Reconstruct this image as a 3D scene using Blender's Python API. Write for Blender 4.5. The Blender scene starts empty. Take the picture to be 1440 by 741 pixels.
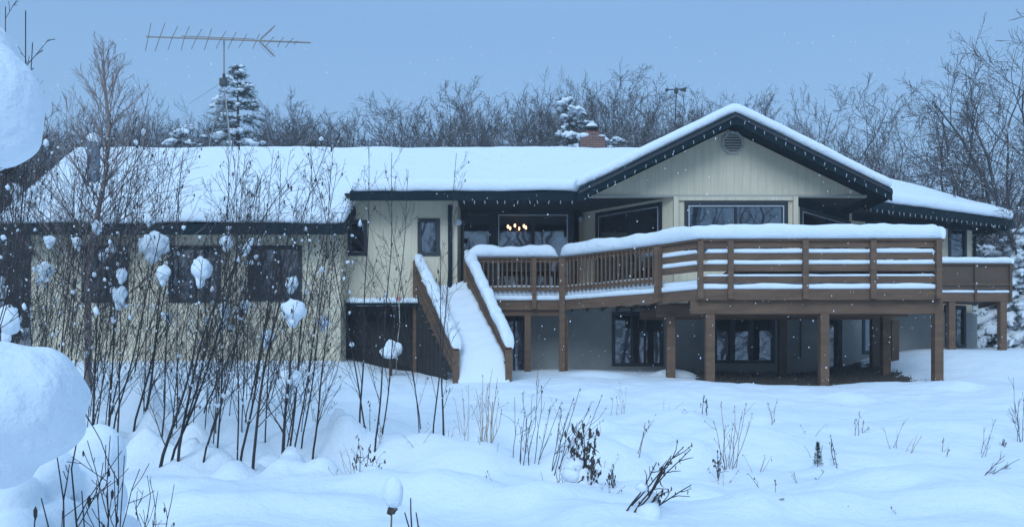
import bpy, math, random
from mathutils import Vector, Matrix, noise
random.seed(7)
S = bpy.context.scene
COL = S.collection
F = 1200.0; HZ = 523.0; CX = 720.0
V = Vector
R = math.radians
def P(px, py, Y): return V(((px-CX)/F*Y, Y, (HZ-py)/F*Y))
def sm(x, a, b):
    t = min(1, max(0, (x-a)/(b-a))); return t*t*(3-2*t)
def lerp(a, b, t): return a+(b-a)*t

# ------------------------------------------------------------------ materials
MATS = {}
def newmat(name):
    m = bpy.data.materials.new(name); m.use_nodes = True
    nt = m.node_tree; b = nt.nodes['Principled BSDF']
    MATS[name] = m
    return m, nt, b
def N(nt, t, **kw):
    n = nt.nodes.new(t)
    for k, v in kw.items():
        if hasattr(n, k): setattr(n, k, v)
        else: n.inputs[k].default_value = v
    return n
def simple(name, col, rough=.7, var=.15, scale=6, bump=.0, bscale=40, metal=0, stretch=None):
    m, nt, b = newmat(name)
    b.inputs['Roughness'].default_value = rough; b.inputs['Metallic'].default_value = metal
    geo = N(nt, 'ShaderNodeNewGeometry')
    mp = N(nt, 'ShaderNodeMapping')
    if stretch: mp.inputs['Scale'].default_value = stretch
    nt.links.new(geo.outputs['Position'], mp.inputs['Vector'])
    no = N(nt, 'ShaderNodeTexNoise', Scale=scale, Detail=5.0, Roughness=.6)
    nt.links.new(mp.outputs[0], no.inputs['Vector'])
    mix = N(nt, 'ShaderNodeMix', data_type='RGBA')
    c = V(col)
    mix.inputs[6].default_value = (*(c*(1-var)), 1); mix.inputs[7].default_value = (*(c*(1+var)), 1)
    nt.links.new(no.outputs[0], mix.inputs[0]); nt.links.new(mix.outputs[2], b.inputs['Base Color'])
    if bump:
        n2 = N(nt, 'ShaderNodeTexNoise', Scale=bscale, Detail=4.0)
        nt.links.new(mp.outputs[0], n2.inputs['Vector'])
        bp = N(nt, 'ShaderNodeBump', Strength=bump, Distance=.02)
        nt.links.new(n2.outputs[0], bp.inputs['Height']); nt.links.new(bp.outputs[0], b.inputs['Normal'])
    return m
SNOWC = (.80, .85, .90)
def snow_mat():
    m, nt, b = newmat('snow')
    b.inputs['Base Color'].default_value = (*SNOWC, 1); b.inputs['Roughness'].default_value = .85
    b.inputs['Specular IOR Level'].default_value = .2
    geo = N(nt, 'ShaderNodeNewGeometry')
    n1 = N(nt, 'ShaderNodeTexNoise', Scale=2.2, Detail=6.0, Roughness=.55)
    n2 = N(nt, 'ShaderNodeTexNoise', Scale=28.0, Detail=3.0)
    for n in (n1, n2): nt.links.new(geo.outputs['Position'], n.inputs['Vector'])
    b1 = N(nt, 'ShaderNodeBump', Strength=.6, Distance=.12); b2 = N(nt, 'ShaderNodeBump', Strength=.6, Distance=.014)
    nt.links.new(n1.outputs[0], b1.inputs['Height']); nt.links.new(n2.outputs[0], b2.inputs['Height'])
    nt.links.new(b1.outputs[0], b2.inputs['Normal']); nt.links.new(b2.outputs[0], b.inputs['Normal'])
    return m
snow_mat()
def bark(name, col, thr, soft=.15, snow=True, top_noise=7.0):
    m, nt, b = newmat(name)
    b.inputs['Roughness'].default_value = .85
    geo = N(nt, 'ShaderNodeNewGeometry')
    sep = N(nt, 'ShaderNodeSeparateXYZ'); nt.links.new(geo.outputs['True Normal'], sep.inputs[0])
    no = N(nt, 'ShaderNodeTexNoise', Scale=top_noise, Detail=2.0); nt.links.new(geo.outputs['Position'], no.inputs['Vector'])
    n2 = N(nt, 'ShaderNodeTexNoise', Scale=25.0, Detail=3.0); nt.links.new(geo.outputs['Position'], n2.inputs['Vector'])
    bm_ = N(nt, 'ShaderNodeMix', data_type='RGBA')
    bm_.inputs[6].default_value = (*(V(col)*.6), 1); bm_.inputs[7].default_value = (*(V(col)*1.5), 1)
    nt.links.new(n2.outputs[0], bm_.inputs[0])
    if snow:
        add = N(nt, 'ShaderNodeMath', operation='ADD'); nt.links.new(sep.outputs[2], add.inputs[0]); 
        mu = N(nt, 'ShaderNodeMath', operation='MULTIPLY_ADD'); mu.inputs[1].default_value = 1.4; mu.inputs[2].default_value = -.7
        nt.links.new(no.outputs[0], mu.inputs[0]); nt.links.new(mu.outputs[0], add.inputs[1])
        mr = N(nt, 'ShaderNodeMapRange'); mr.inputs['From Min'].default_value = thr-soft; mr.inputs['From Max'].default_value = thr+soft
        nt.links.new(add.outputs[0], mr.inputs['Value'])
        mx = N(nt, 'ShaderNodeMix', data_type='RGBA'); mx.inputs[7].default_value = (*SNOWC, 1)
        nt.links.new(mr.outputs[0], mx.inputs[0]); nt.links.new(bm_.outputs[2], mx.inputs[6]); nt.links.new(mx.outputs[2], b.inputs['Base Color'])
    else: nt.links.new(bm_.outputs[2], b.inputs['Base Color'])
    return m
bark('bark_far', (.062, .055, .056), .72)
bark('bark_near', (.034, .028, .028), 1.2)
bark('bark_birch', (.24, .18, .16), 1.3)
bark('needles', (.028, .045, .035), .72)
bark('dry_stalk', (.20, .135, .085), 1.2)
bark('dry_head', (.060, .045, .040), .95)
simple('tan_grass', (.42, .30, .19), .9, .3)
simple('wood', (.155, .088, .052), .85, .6, 1.6, .6, 30, stretch=(1, 1, 6))
simple('wood_dark', (.10, .062, .040), .85, .35, 4.0, .4, 30)
simple('trim', (.007, .019, .025), .95, .2)
MATS['trim'].node_tree.nodes['Principled BSDF'].inputs['Specular IOR Level'].default_value = .15
simple('soffit', (.020, .028, .034), .8, .2)
simple('frame', (.010, .016, .024), .5, .1)
simple('alu', (.55, .57, .58), .35, .05, metal=.6)
simple('wall_inner', (.30, .28, .25), .9, .1)
simple('curtain', (.16, .17, .20), .9, .2, 2.0, stretch=(14, 14, .3))
simple('brick_red', (.30, .11, .07), .9, .3, 12)
simple('metal_dark', (.03, .035, .04), .5, .1)
simple('metal_grey', (.33, .33, .32), .45, .15, metal=.5)
simple('antenna_metal', (.36, .29, .24), .5, .2, metal=.3)
simple('vent_paint', (.42, .40, .35), .7, .1)
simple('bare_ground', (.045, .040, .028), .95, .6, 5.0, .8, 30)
simple('pink', (.55, .16, .18), .4, .1)
simple('bulb_white', (.36, .41, .46), .3, .05)
simple('lattice', (.022, .020, .020), .9, .4)  # crawl space screen; also carries the darkness under the stairs as colour
def siding(name, col, groove=.2):
    m, nt, b = newmat(name)
    b.inputs['Roughness'].default_value = .75
    tc = N(nt, 'ShaderNodeUVMap'); sp = N(nt, 'ShaderNodeSeparateXYZ'); nt.links.new(tc.outputs[0], sp.inputs[0])
    d = N(nt, 'ShaderNodeMath', operation='DIVIDE'); d.inputs[1].default_value = groove; nt.links.new(sp.outputs[0], d.inputs[0])
    fr = N(nt, 'ShaderNodeMath', operation='FRACT'); nt.links.new(d.outputs[0], fr.inputs[0])
    lt = N(nt, 'ShaderNodeMath', operation='LESS_THAN'); lt.inputs[1].default_value = .055; nt.links.new(fr.outputs[0], lt.inputs[0])
    geo = N(nt, 'ShaderNodeNewGeometry')
    mp = N(nt, 'ShaderNodeMapping'); mp.inputs['Scale'].default_value = (5, 5, .6); nt.links.new(geo.outputs['Position'], mp.inputs[0])
    no = N(nt, 'ShaderNodeTexNoise', Scale=1.6, Detail=6.0, Roughness=.65); nt.links.new(mp.outputs[0], no.inputs['Vector'])
    mx = N(nt, 'ShaderNodeMix', data_type='RGBA'); mx.inputs[6].default_value = (*(V(col)*.78), 1); mx.inputs[7].default_value = (*(V(col)*1.15), 1)
    nt.links.new(no.outputs[0], mx.inputs[0])
    m2 = N(nt, 'ShaderNodeMix', data_type='RGBA'); m2.inputs[7].default_value = (*(V(col)*.80), 1)
    nt.links.new(lt.outputs[0], m2.inputs[0]); nt.links.new(mx.outputs[2], m2.inputs[6]); nt.links.new(m2.outputs[2], b.inputs['Base Color'])
    inv = N(nt, 'ShaderNodeMath', operation='SUBTRACT'); inv.inputs[0].default_value = 1.0; nt.links.new(lt.outputs[0], inv.inputs[1])
    bp = N(nt, 'ShaderNodeBump', Strength=.5, Distance=.008); nt.links.new(inv.outputs[0], bp.inputs['Height']); nt.links.new(bp.outputs[0], b.inputs['Normal'])
    return m
siding('siding', (.70, .605, .445))
simple('vent_grey', (.13, .17, .22), .6, .1)
simple('parging', (.25, .255, .245), .9, .28, 1.2, .3, 20)
def glass():
    m, nt, b = newmat('glass'); nt.nodes.remove(b)
    out = nt.nodes['Material Output']
    g = N(nt, 'ShaderNodeBsdfGlossy'); g.inputs['Color'].default_value = (.85, .88, .92, 1); g.inputs['Roughness'].default_value = .02
    geo = N(nt, 'ShaderNodeNewGeometry')
    no = N(nt, 'ShaderNodeTexNoise', Scale=1.3, Detail=1.0); nt.links.new(geo.outputs['Position'], no.inputs['Vector'])
    bp = N(nt, 'ShaderNodeBump', Strength=.12, Distance=.03); nt.links.new(no.outputs[0], bp.inputs['Height']); nt.links.new(bp.outputs[0], g.inputs['Normal'])
    t = N(nt, 'ShaderNodeBsdfTransparent'); t.inputs['Color'].default_value = (.60, .66, .72, 1)
    mx = N(nt, 'ShaderNodeMixShader'); mx.inputs[0].default_value = .20
    nt.links.new(t.outputs[0], mx.inputs[1]); nt.links.new(g.outputs[0], mx.inputs[2]); nt.links.new(mx.outputs[0], out.inputs[0])
glass()
def emit(name, col, st):
    m, nt, b = newmat(name)
    b.inputs['Emission Color'].default_value = (*col, 1); b.inputs['Emission Strength'].default_value = st
    b.inputs['Base Color'].default_value = (*col, 1)
emit('bulb_lit', (1, .50, .20), 13)
def brick():
    m, nt, b = newmat('brick')
    tc = N(nt, 'ShaderNodeUVMap')
    br = N(nt, 'ShaderNodeTexBrick', Scale=1.0); br.inputs['Brick Width'].default_value = .21; br.inputs['Row Height'].default_value = .075
    br.inputs['Mortar Size'].default_value = .008
    br.inputs['Color1'].default_value = (.20, .085, .06, 1); br.inputs['Color2'].default_value = (.13, .06, .045, 1); br.inputs['Mortar'].default_value = (.25, .22, .2, 1)
    nt.links.new(tc.outputs[0], br.inputs['Vector']); nt.links.new(br.outputs[0], b.inputs['Base Color']); b.inputs['Roughness'].default_value = .9
brick()

# ------------------------------------------------------------------ mesh builder
ICO = {}
def ico(sub):
    if sub in ICO: return ICO[sub]
    import bmesh
    bm = bmesh.new(); bmesh.ops.create_icosphere(bm, subdivisions=sub, radius=1)
    bm.verts.ensure_lookup_table()
    r = ([v.co.copy() for v in bm.verts], [[v.index for v in f.verts] for f in bm.faces]); bm.free()
    ICO[sub] = r; return r
class MB:
    def __init__(s): s.v = []; s.f = []; s.uv = {}
    def quadbox(s, pts):   # 8 pts bottom 4 then top 4
        n = len(s.v); s.v += pts
        for f in ((3,2,1,0),(4,5,6,7),(0,1,5,4),(1,2,6,5),(2,3,7,6),(3,0,4,7)): s.f.append(tuple(n+i for i in f))
    def box(s, x0, x1, y0, y1, z0, z1):
        s.quadbox([V(p) for p in ((x0,y0,z0),(x1,y0,z0),(x1,y1,z0),(x0,y1,z0),(x0,y0,z1),(x1,y0,z1),(x1,y1,z1),(x0,y1,z1))])
    def beam(s, a, b, w, h, up=None):   # bar from a to b; w sideways, h vertical, centred
        a = V(a); b = V(b); d = (b-a).normalized(); up = V(up) if up else V((0,0,1))
        if abs(d.dot(up)) > .99: up = V((0,1,0))
        side = d.cross(up).normalized()*w/2; u = side.cross(d).normalized()*h/2
        s.quadbox([a-side-u, a+side-u, b+side-u, b-side-u, a-side+u, a+side+u, b+side+u, b-side+u])
    def vbeam(s, a, b, w, h0, h1):      # between two plan points with z offsets (vertical faces)
        a = V(a); b = V(b); d = V((b.x-a.x, b.y-a.y, 0)).normalized(); sd = V((d.y, -d.x, 0))*w/2
        z0 = V((0,0,h0)); z1 = V((0,0,h1))
        s.quadbox([a-sd+z0, a+sd+z0, b+sd+z0, b-sd+z0, a-sd+z1, a+sd+z1, b+sd+z1, b-sd+z1])
    def prism(s, poly, z0, z1):
        n = len(s.v); k = len(poly)
        ar = sum(poly[i][0]*poly[(i+1) % k][1]-poly[(i+1) % k][0]*poly[i][1] for i in range(k))
        if ar < 0: poly = poly[::-1]
        for z in (z0, z1):
            for p in poly: s.v.append(V((p[0], p[1], z)))
        s.f.append(tuple(range(n+k-1, n-1, -1))); s.f.append(tuple(range(n+k, n+2*k)))
        for i in range(k): j = (i+1) % k; s.f.append((n+i, n+j, n+k+j, n+k+i))
    def slab(s, poly3, dz0, dz1):       # 3d polygon (planar) thickened vertically
        n = len(s.v); k = len(poly3)
        ar = sum(poly3[i][0]*poly3[(i+1) % k][1]-poly3[(i+1) % k][0]*poly3[i][1] for i in range(k))
        if ar < 0: poly3 = poly3[::-1]
        for dz in (dz0, dz1):
            for p in poly3: s.v.append(V((p[0], p[1], p[2]+dz)))
        s.f.append(tuple(range(n+k-1, n-1, -1))); s.f.append(tuple(range(n+k, n+2*k)))
        for i in range(k): j = (i+1) % k; s.f.append((n+i, n+j, n+k+j, n+k+i))
    def yprism(s, poly, y0, y1):        # polygon in XZ extruded along Y
        n = len(s.v); k = len(poly)
        ar = sum(poly[i][0]*poly[(i+1) % k][1]-poly[(i+1) % k][0]*poly[i][1] for i in range(k))
        if ar < 0: poly = poly[::-1]
        for y in (y0, y1):
            for p in poly: s.v.append(V((p[0], y, p[1])))
        s.f.append(tuple(range(n, n+k))); s.f.append(tuple(range(n+2*k-1, n+k-1, -1)))
        for i in range(k): j = (i+1) % k; s.f.append((n+j, n+i, n+k+i, n+k+j))
    def tube(s, pts, rad, sides=5, cap=True):
        n0 = len(s.v); m = len(pts)
        prev = None
        for i in range(m):
            p = pts[i]
            d = (pts[min(i+1, m-1)]-pts[max(i-1, 0)])
            if d.length < 1e-6: d = V((0,0,1))
            d.normalize()
            if prev is None:
                ref = V((0,0,1)) if abs(d.z) < .9 else V((0,1,0))
                a = d.cross(ref).normalized()
            else:
                a = prev-d*prev.dot(d)
                a = a.normalized() if a.length > 1e-5 else d.cross(V((1,0,0))).normalized()
            prev = a; b = d.cross(a); r = rad[i] if hasattr(rad, '__len__') else rad
            for k in range(sides):
                t = 2*math.pi*k/sides; s.v.append(p+a*(r*math.cos(t))+b*(r*math.sin(t)))
        for i in range(m-1):
            for k in range(sides):
                k2 = (k+1) % sides
                s.f.append((n0+i*sides+k, n0+i*sides+k2, n0+(i+1)*sides+k2, n0+(i+1)*sides+k))
        if cap:
            s.f.append(tuple(n0+k for k in range(sides-1, -1, -1))); s.f.append(tuple(n0+(m-1)*sides+k for k in range(sides)))
    def blob(s, c, r, nz=.2, sub=2, seed=0, freq=1.5, flat=0):
        vs, fs = ico(sub); n = len(s.v); c = V(c); o = V((seed*7.3, seed*3.1, seed*1.7))
        for v in vs:
            k = 1+nz*noise.noise(v*freq+o)+nz*.4*noise.noise(v*freq*2.7+o)
            q = V((v.x*r[0], v.y*r[1], v.z*r[2]))*k
            if flat and q.z < -r[2]*flat: q.z = -r[2]*flat
            s.v.append(c+q)
        for f in fs: s.f.append(tuple(n+i for i in f))
    def quad(s, c, a, b):
        n = len(s.v); s.v += [c-a-b, c+a-b, c+a+b, c-a+b]; s.f.append((n, n+1, n+2, n+3))
    def build(s, name, mat, parent=None, smooth=False, uvwall=False):
        off = V(parent['_o']) if parent is not None else V((0,0,0))
        me = bpy.data.meshes.new(name)
        me.from_pydata([tuple(v-off) for v in s.v], [], s.f)
        me.materials.append(MATS[mat] if isinstance(mat, str) else mat)
        if smooth: me.polygons.foreach_set('use_smooth', [True]*len(me.polygons))
        if uvwall:
            uvl = me.uv_layers.new(name='UVMap')
            for p in me.polygons:
                nrm = p.normal
                for li in p.loop_indices:
                    w = V(me.vertices[me.loops[li].vertex_index].co)+off
                    t = V((nrm.y*-1, nrm.x, 0))
                    if t.length < .1: uv = (w.x, w.y)
                    else:
                        t.normalize(); uv = (w.dot(t), w.z)
                    uvl.data[li].uv = uv
        me.update()
        o = bpy.data.objects.new(name, me); COL.objects.link(o)
        if parent is not None:
            o.parent = parent; o['_o'] = list(off)
        else: o['_o'] = [0, 0, 0]
        return o
def apply_mods(o):
    dg = bpy.context.evaluated_depsgraph_get(); dg.update()
    me = bpy.data.meshes.new_from_object(o.evaluated_get(dg))
    o.modifiers.clear(); old = o.data; o.data = me; bpy.data.meshes.remove(old)
    me.polygons.foreach_set('use_smooth', [True]*len(me.polygons))
def soften(o, voxel=.07, it=8, disp=.0, dsize=1.0):
    m = o.modifiers.new('r', 'REMESH'); m.mode = 'VOXEL'; m.voxel_size = voxel
    m = o.modifiers.new('s', 'SMOOTH'); m.factor = .8; m.iterations = it
    apply_mods(o)
    if disp:
        for v in o.data.vertices:
            n = noise.noise(V(v.co)/dsize)*disp+noise.noise(V(v.co)/dsize*3.1)*disp*.4
            v.co.z += n
def thing(name, label, cat, loc, group=None):
    o = bpy.data.objects.new(name, None); COL.objects.link(o); o.location = loc; o['_o'] = list(loc)
    o.empty_display_size = .2
    o['label'] = label; o['category'] = cat
    if group: o['group'] = group
    return o
def struct(o): o['kind'] = 'structure'; return o
def copy_tree(o, parent=None):
    c = o.copy(); COL.objects.link(c); c.parent = parent
    for ch in list(o.children): copy_tree(ch, c)
    return c

# ------------------------------------------------------------------ ground
KN = [(-60,-1.9),(4,-1.55),(8,-1.40),(10.5,-1.20),(13,-.90),(15,-.64),(17,-.42),(19,-.24),(22,0.0),(26,.15),(34,.6),(60,3.0),(160,9.0)]
def base_g(x, y):
    for i in range(len(KN)-1):
        if y <= KN[i+1][0]:
            t = (y-KN[i][0])/(KN[i+1][0]-KN[i][0]); z = lerp(KN[i][1], KN[i+1][1], max(0, t)); break
    else: z = KN[-1][1]
    z += .58*sm(x, 7.5, 12)*sm(y, 18.5, 23)
    z += .34*sm(-x, 2.6, 4.6)*sm(y, 17.5, 21)
    return z
def hit(px, py):
    Y = 3.0
    while Y < 80:
        X = (px-CX)/F*Y; z = (HZ-py)/F*Y
        if z <= base_g(X, Y): return X, Y
        Y += .05
    return (px-CX)/F*80, 80
MOUNDS = []   # (X, Y, rx, ry, h)
def mound(px, py, wpx, h, asp=1.0):
    h *= .95; X, Y = hit(px, py); r = wpx/F*Y/2; MOUNDS.append((X, Y, r, r*asp, h))
for a in [(560,640,150,.30,.7),(655,650,150,.26,.8),(700,610,120,.22,.8),(600,690,200,.22,.7),(430,690,260,.16,.6),(640,700,120,.16,1),
          (840,655,150,.36,.7),(800,610,110,.22,.9),(900,690,220,.18,.6),(930,600,140,.14,.9),(1060,625,140,.16,.9),(1010,730,200,.2,.7),
          (1130,720,180,.18,.7),(1270,690,210,.24,.6),(1220,640,150,.10,.8),(1380,720,200,.18,.6),(1080,585,110,.10,.9),(980,560,200,.08,.7),
          (270,640,60,.22,.7),(200,600,60,.24,.8),(160,560,60,.25,.8),(345,640,60,.2,.8),(310,590,70,.24,.8),(240,560,60,.24,.8),(385,600,60,.2,.9),
          (440,590,90,.26,.9),(470,640,90,.26,.8),(520,600,90,.22,.9),(350,540,80,.2,.8),(280,520,70,.2,.8),(420,530,70,.18,.8),(500,545,120,.18,.8),
          (230,700,160,.2,.7),(330,720,200,.16,.7),(480,720,160,.14,.7),(850,735,180,.16,.8),(760,700,150,.15,.8),(1330,600,160,.08,.9),(950,640,120,.16,.8),(1160,665,90,.12,.8),
          (570,560,100,.14,.8),(840,530,90,.12,.6),(950,527,60,.16,.8)]: mound(*a)
for i in range(110):
    MOUNDS.append((random.uniform(-12, 14), random.uniform(6.5, 18), random.uniform(.2, .8), random.uniform(.2, .6), random.uniform(.03, .11)))
for i in range(120):   # snow pillows over the low growth of the thicket
    y = random.uniform(9.8, 17); x = random.uniform(-.50, -.19)*y; q = random.uniform(.13, .26); MOUNDS.append((x, y, q, q, random.uniform(.08, .24)))
def G(x, y):
    z = base_g(x, y)
    far = sm(y, 18, 21)
    z += (noise.noise(V((x*.35, y*.35, 3)))*.16+noise.noise(V((x*1.1, y*1.1, 8)))*.06+noise.noise(V((x*2.7, y*2.7, 5)))*.030+noise.noise(V((x*6, y*6, 2)))*.010)*(1-.75*far)
    for (mx, my, rx, ry, h) in MOUNDS:
        dx = (x-mx)/rx; dy = (y-my)/ry; d = dx*dx+dy*dy
        if d < 5: z += h*math.exp(-d*d*.6-d*.35)
    return z
BARE = lambda x, y: sm(x, 3.6, 5.2)*(1-sm(x, 8.6, 10.2))*sm(y, 18.5, 19.5)*(1-sm(y, 23.4, 23.6))
def axis(a, b, fa, fb, fine, coarse):
    r = []; x = a
    while x < b:
        r.append(x); d = 0 if fa <= x <= fb else min(abs(x-fa), abs(x-fb)); x += fine+min(coarse, d*.12)
    r.append(b); return r
xs = axis(-90, 90, -10.5, 13, .09, 6); ys = axis(-40, 150, 6, 24.5, .09, 6)
g = MB()
for y in ys:
    for x in xs: g.v.append(V((x, y, G(x, y)-.10*BARE(x, y))))
nx = len(xs)
for j in range(len(ys)-1):
    for i in range(nx-1): g.f.append((j*nx+i, j*nx+i+1, (j+1)*nx+i+1, (j+1)*nx+i))
gm = MATS['snow'].copy(); gm.name = 'snow_ground'; MATS['snow_ground'] = gm
go = struct(g.build('snowy_ground', 'snow_ground', smooth=True))
# bare earth under the deck: a sheet of its own just above the thin snow there
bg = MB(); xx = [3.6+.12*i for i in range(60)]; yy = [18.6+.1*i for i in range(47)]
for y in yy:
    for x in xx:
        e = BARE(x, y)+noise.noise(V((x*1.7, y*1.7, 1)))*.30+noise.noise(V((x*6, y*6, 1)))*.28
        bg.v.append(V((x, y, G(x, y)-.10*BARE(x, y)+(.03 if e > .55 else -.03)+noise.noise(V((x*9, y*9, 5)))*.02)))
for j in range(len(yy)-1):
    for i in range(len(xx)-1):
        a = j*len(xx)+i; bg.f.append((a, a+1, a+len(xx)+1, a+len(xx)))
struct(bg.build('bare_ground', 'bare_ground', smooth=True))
# dead grass blades on the bare ground
gr = MB()
for i in range(5000):
    x = random.uniform(4, 9.8); y = random.uniform(19.2, 23.1)
    if BARE(x, y)+noise.noise(V((x*1.7, y*1.7, 1)))*.3 < .5: continue
    z = G(x, y)-.1*BARE(x, y); h = random.uniform(.05, .16); a = random.uniform(0, 6.28)
    w = V((math.cos(a), math.sin(a), 0))*.008; t = V((random.uniform(-.07, .07), random.uniform(-.07, .07), h)); b = V((x, y, z))
    n = len(gr.v); gr.v += [b-w, b+w, b+t]; gr.f.append((n, n+1, n+2))
o = gr.build('dead_grass', 'dry_head'); o['kind'] = 'stuff'

# ------------------------------------------------------------------ house
H = thing('house', 'long beige low house with snowy roofs and a gabled bay', 'house', (0, 23, 0))
class Line:
    def __init__(s, a, b):
        s.a = V((a[0], a[1], 0)); s.b = V((b[0], b[1], 0)); s.L = (s.b-s.a).length
        s.d = (s.b-s.a).normalized(); s.n = V((-s.d.y, s.d.x, 0))   # n points indoors
    def pt(s, u, w, z): return s.a+s.d*u+s.n*w+V((0, 0, z))
    def box(s, mb, u0, u1, w0, w1, z0, z1):
        mb.quadbox([s.pt(u0,w0,z0), s.pt(u1,w0,z0), s.pt(u1,w1,z0), s.pt(u0,w1,z0), s.pt(u0,w0,z1), s.pt(u1,w0,z1), s.pt(u1,w1,z1), s.pt(u0,w1,z1)])
    def upx(s, px):      # u where the picture column px meets the wall line
        k = (px-CX)/F
        return (k*s.a.y-s.a.x)/(s.d.x-k*s.d.y)
    def zpy(s, u, py): return (HZ-py)/F*s.pt(u, 0, 0).y
def wall(ln, z0, z1, ops=(), th=.14, mat='siding', name='wall', label=None):
    mb = MB(); us = sorted({0, ln.L, *[o[0] for o in ops], *[o[1] for o in ops]})
    for a, b in zip(us, us[1:]):
        if b-a < 1e-4: continue
        mid = (a+b)/2; zs = [z0]
        cut = sorted([(o[2], o[3]) for o in ops if o[0] < mid < o[1]])
        z = z0
        for c in cut:
            if c[0] > z+1e-4: ln.box(mb, a, b, 0, th, z, c[0])
            z = c[1]
        if z < z1-1e-4: ln.box(mb, a, b, 0, th, z, z1)
    o = mb.build(name, mat, H, uvwall=True)
    if label: o['label'] = label
    return o
def window(ln, u0, u1, z0, z1, splits=(.5,), fw=.07, name='window', label=None, curtains=(), alu=False, mull=.06):
    mb = MB(); g = .004
    ln.box(mb, u0-.05, u1+.05, -.03, .05, z1-fw*.3, z1+.07); ln.box(mb, u0-.05, u1+.05, -.03, .05, z0-.07, z0+fw*.3)
    ln.box(mb, u0-.05, u0+fw*.6, -.03, .05, z0+fw*.3, z1-fw*.3); ln.box(mb, u1-fw*.6, u1+.05, -.03, .05, z0+fw*.3, z1-fw*.3)
    for s_ in splits:
        c = lerp(u0, u1, s_); ln.box(mb, c-mull/2, c+mull/2, -.02, .05, z0+fw*.3, z1-fw*.3)
    f = mb.build(name, 'frame', H)
    if label: f['label'] = label
    if alu:
        m2 = MB(); e = .05
        ln.box(m2, u0+e, u1-e, -.036, -.031, z1-.065, z1-.035)
        ln.box(m2, u0+e, u0+e+.03, -.036, -.031, z0+.05, z1-.065); ln.box(m2, u1-e-.03, u1-e, -.036, -.031, z0+.05, z1-.065)
        m2.build('trim_strip', 'alu', f)
    ed = [0, *splits, 1]
    for a, b in zip(ed, ed[1:]):
        p = MB(); ln.box(p, lerp(u0, u1, a)+.03, lerp(u0, u1, b)-.03, .02+random.uniform(0, .01), .035, z0+.02, z1-.02)
        p.build('pane', 'glass', f)
    for (a, b) in curtains:
        c = MB(); ua = lerp(u0, u1, a); ub = lerp(u0, u1, b); k = max(4, int((ub-ua)/.03)); n0 = len(c.v)
        for i in range(k+1):
            u = lerp(ua, ub, i/k); w = .30+.035*math.sin(i*1.9)+.015*math.sin(i*.7)
            c.v.append(ln.pt(u, w, z0-.02)); c.v.append(ln.pt(u, w, z1+.02))
        for i in range(k): c.f.append((n0+2*i, n0+2*i+2, n0+2*i+3, n0+2*i+1))
        c.build('curtain', 'curtain', f, smooth=True)
    return f
def pxop(ln, a, b, ztop, zbot): return (ln.upx(a), ln.upx(b), zbot, ztop)
# left wing
LW = Line((-12.0, 21.3), (-4.28, 21.3))
w1 = (*[LW.upx(p) for p in (240, 308)], 1.80, 3.07); w2 = (*[LW.upx(p) for p in (352, 422)], 1.83, 3.08); w3 = (*[LW.upx(p) for p in (118, 178)], 1.80, 3.07)
wall(LW, .12, 3.72, (w1, w2, w3))
fo = MB(); LW.box(fo, 0.02, LW.L-.02, .02, .14, -.8, .12); fo.build('foundation', 'parging', H)
for w in (w3, w1, w2): window(LW, *w, curtains=((.1, .42), (.6, .9)), label=None)
wall(Line((-4.28, 21.442), (-4.28, 21.998)), -.8, 3.95)
# central siding wall with the small windows
SW = Line((-4.28, 22), (-1.41, 22))
s1 = (.10, SW.upx(514), 3.06, 3.84); s2 = (SW.upx(590), SW.upx(616), 3.06, 3.88)
wall(SW, 1.74, 4.6, (s1, s2))
window(SW, *s1, splits=()); window(SW, *s2, splits=(), curtains=((.05, .95),))
wall(Line((-1.41, 22.142), (-1.41, 23.498)), 1.74, 4.6)
# dark crawl space under the central wall
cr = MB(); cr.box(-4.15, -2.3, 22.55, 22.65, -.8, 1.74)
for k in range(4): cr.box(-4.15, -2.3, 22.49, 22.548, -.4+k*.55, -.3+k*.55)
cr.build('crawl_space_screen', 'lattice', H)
cw = MB(); cw.box(-2.3, -1.41, 22.02, 22.16, -.8, 1.737); cw.box(-2.3, -2.2, 22.162, 22.64, -.8, 1.737); cw.build('foundation', 'parging', H)
lg = MB(); lg.box(-4.26, -2.1, 21.74, 21.998, 1.70, 1.76); lg.build('ledge', 'trim', H)
sl = MB(); sl.tube([V((-4.25+.12*i, 21.86, 1.80+.03*noise.noise(V((i*.4, 0, 0))))) for i in range(17)], [.05]+[.105+.03*noise.noise(V((i*.5, 3, 0))) for i in range(15)]+[.05], 8)
sl.build('ledge_snow', 'snow', H, smooth=True)
# recessed glazed wall behind the deck
RW = Line((-1.41, 23.5), (1.84, 23.5))
r1 = (RW.upx(648), RW.upx(690), 1.95, 4.34); r2 = (RW.upx(698), RW.upx(801), 1.95, 4.36)
wall(RW, 1.74, 4.6, (r1, r2), mat='frame')
window(RW, *r1, splits=(), curtains=((.1, .5),)); window(RW, *r2, splits=(.5,), alu=True, mull=.09)
wall(Line((1.84, 23.5), (1.84, 23.798)), 1.74, 4.6)
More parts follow.
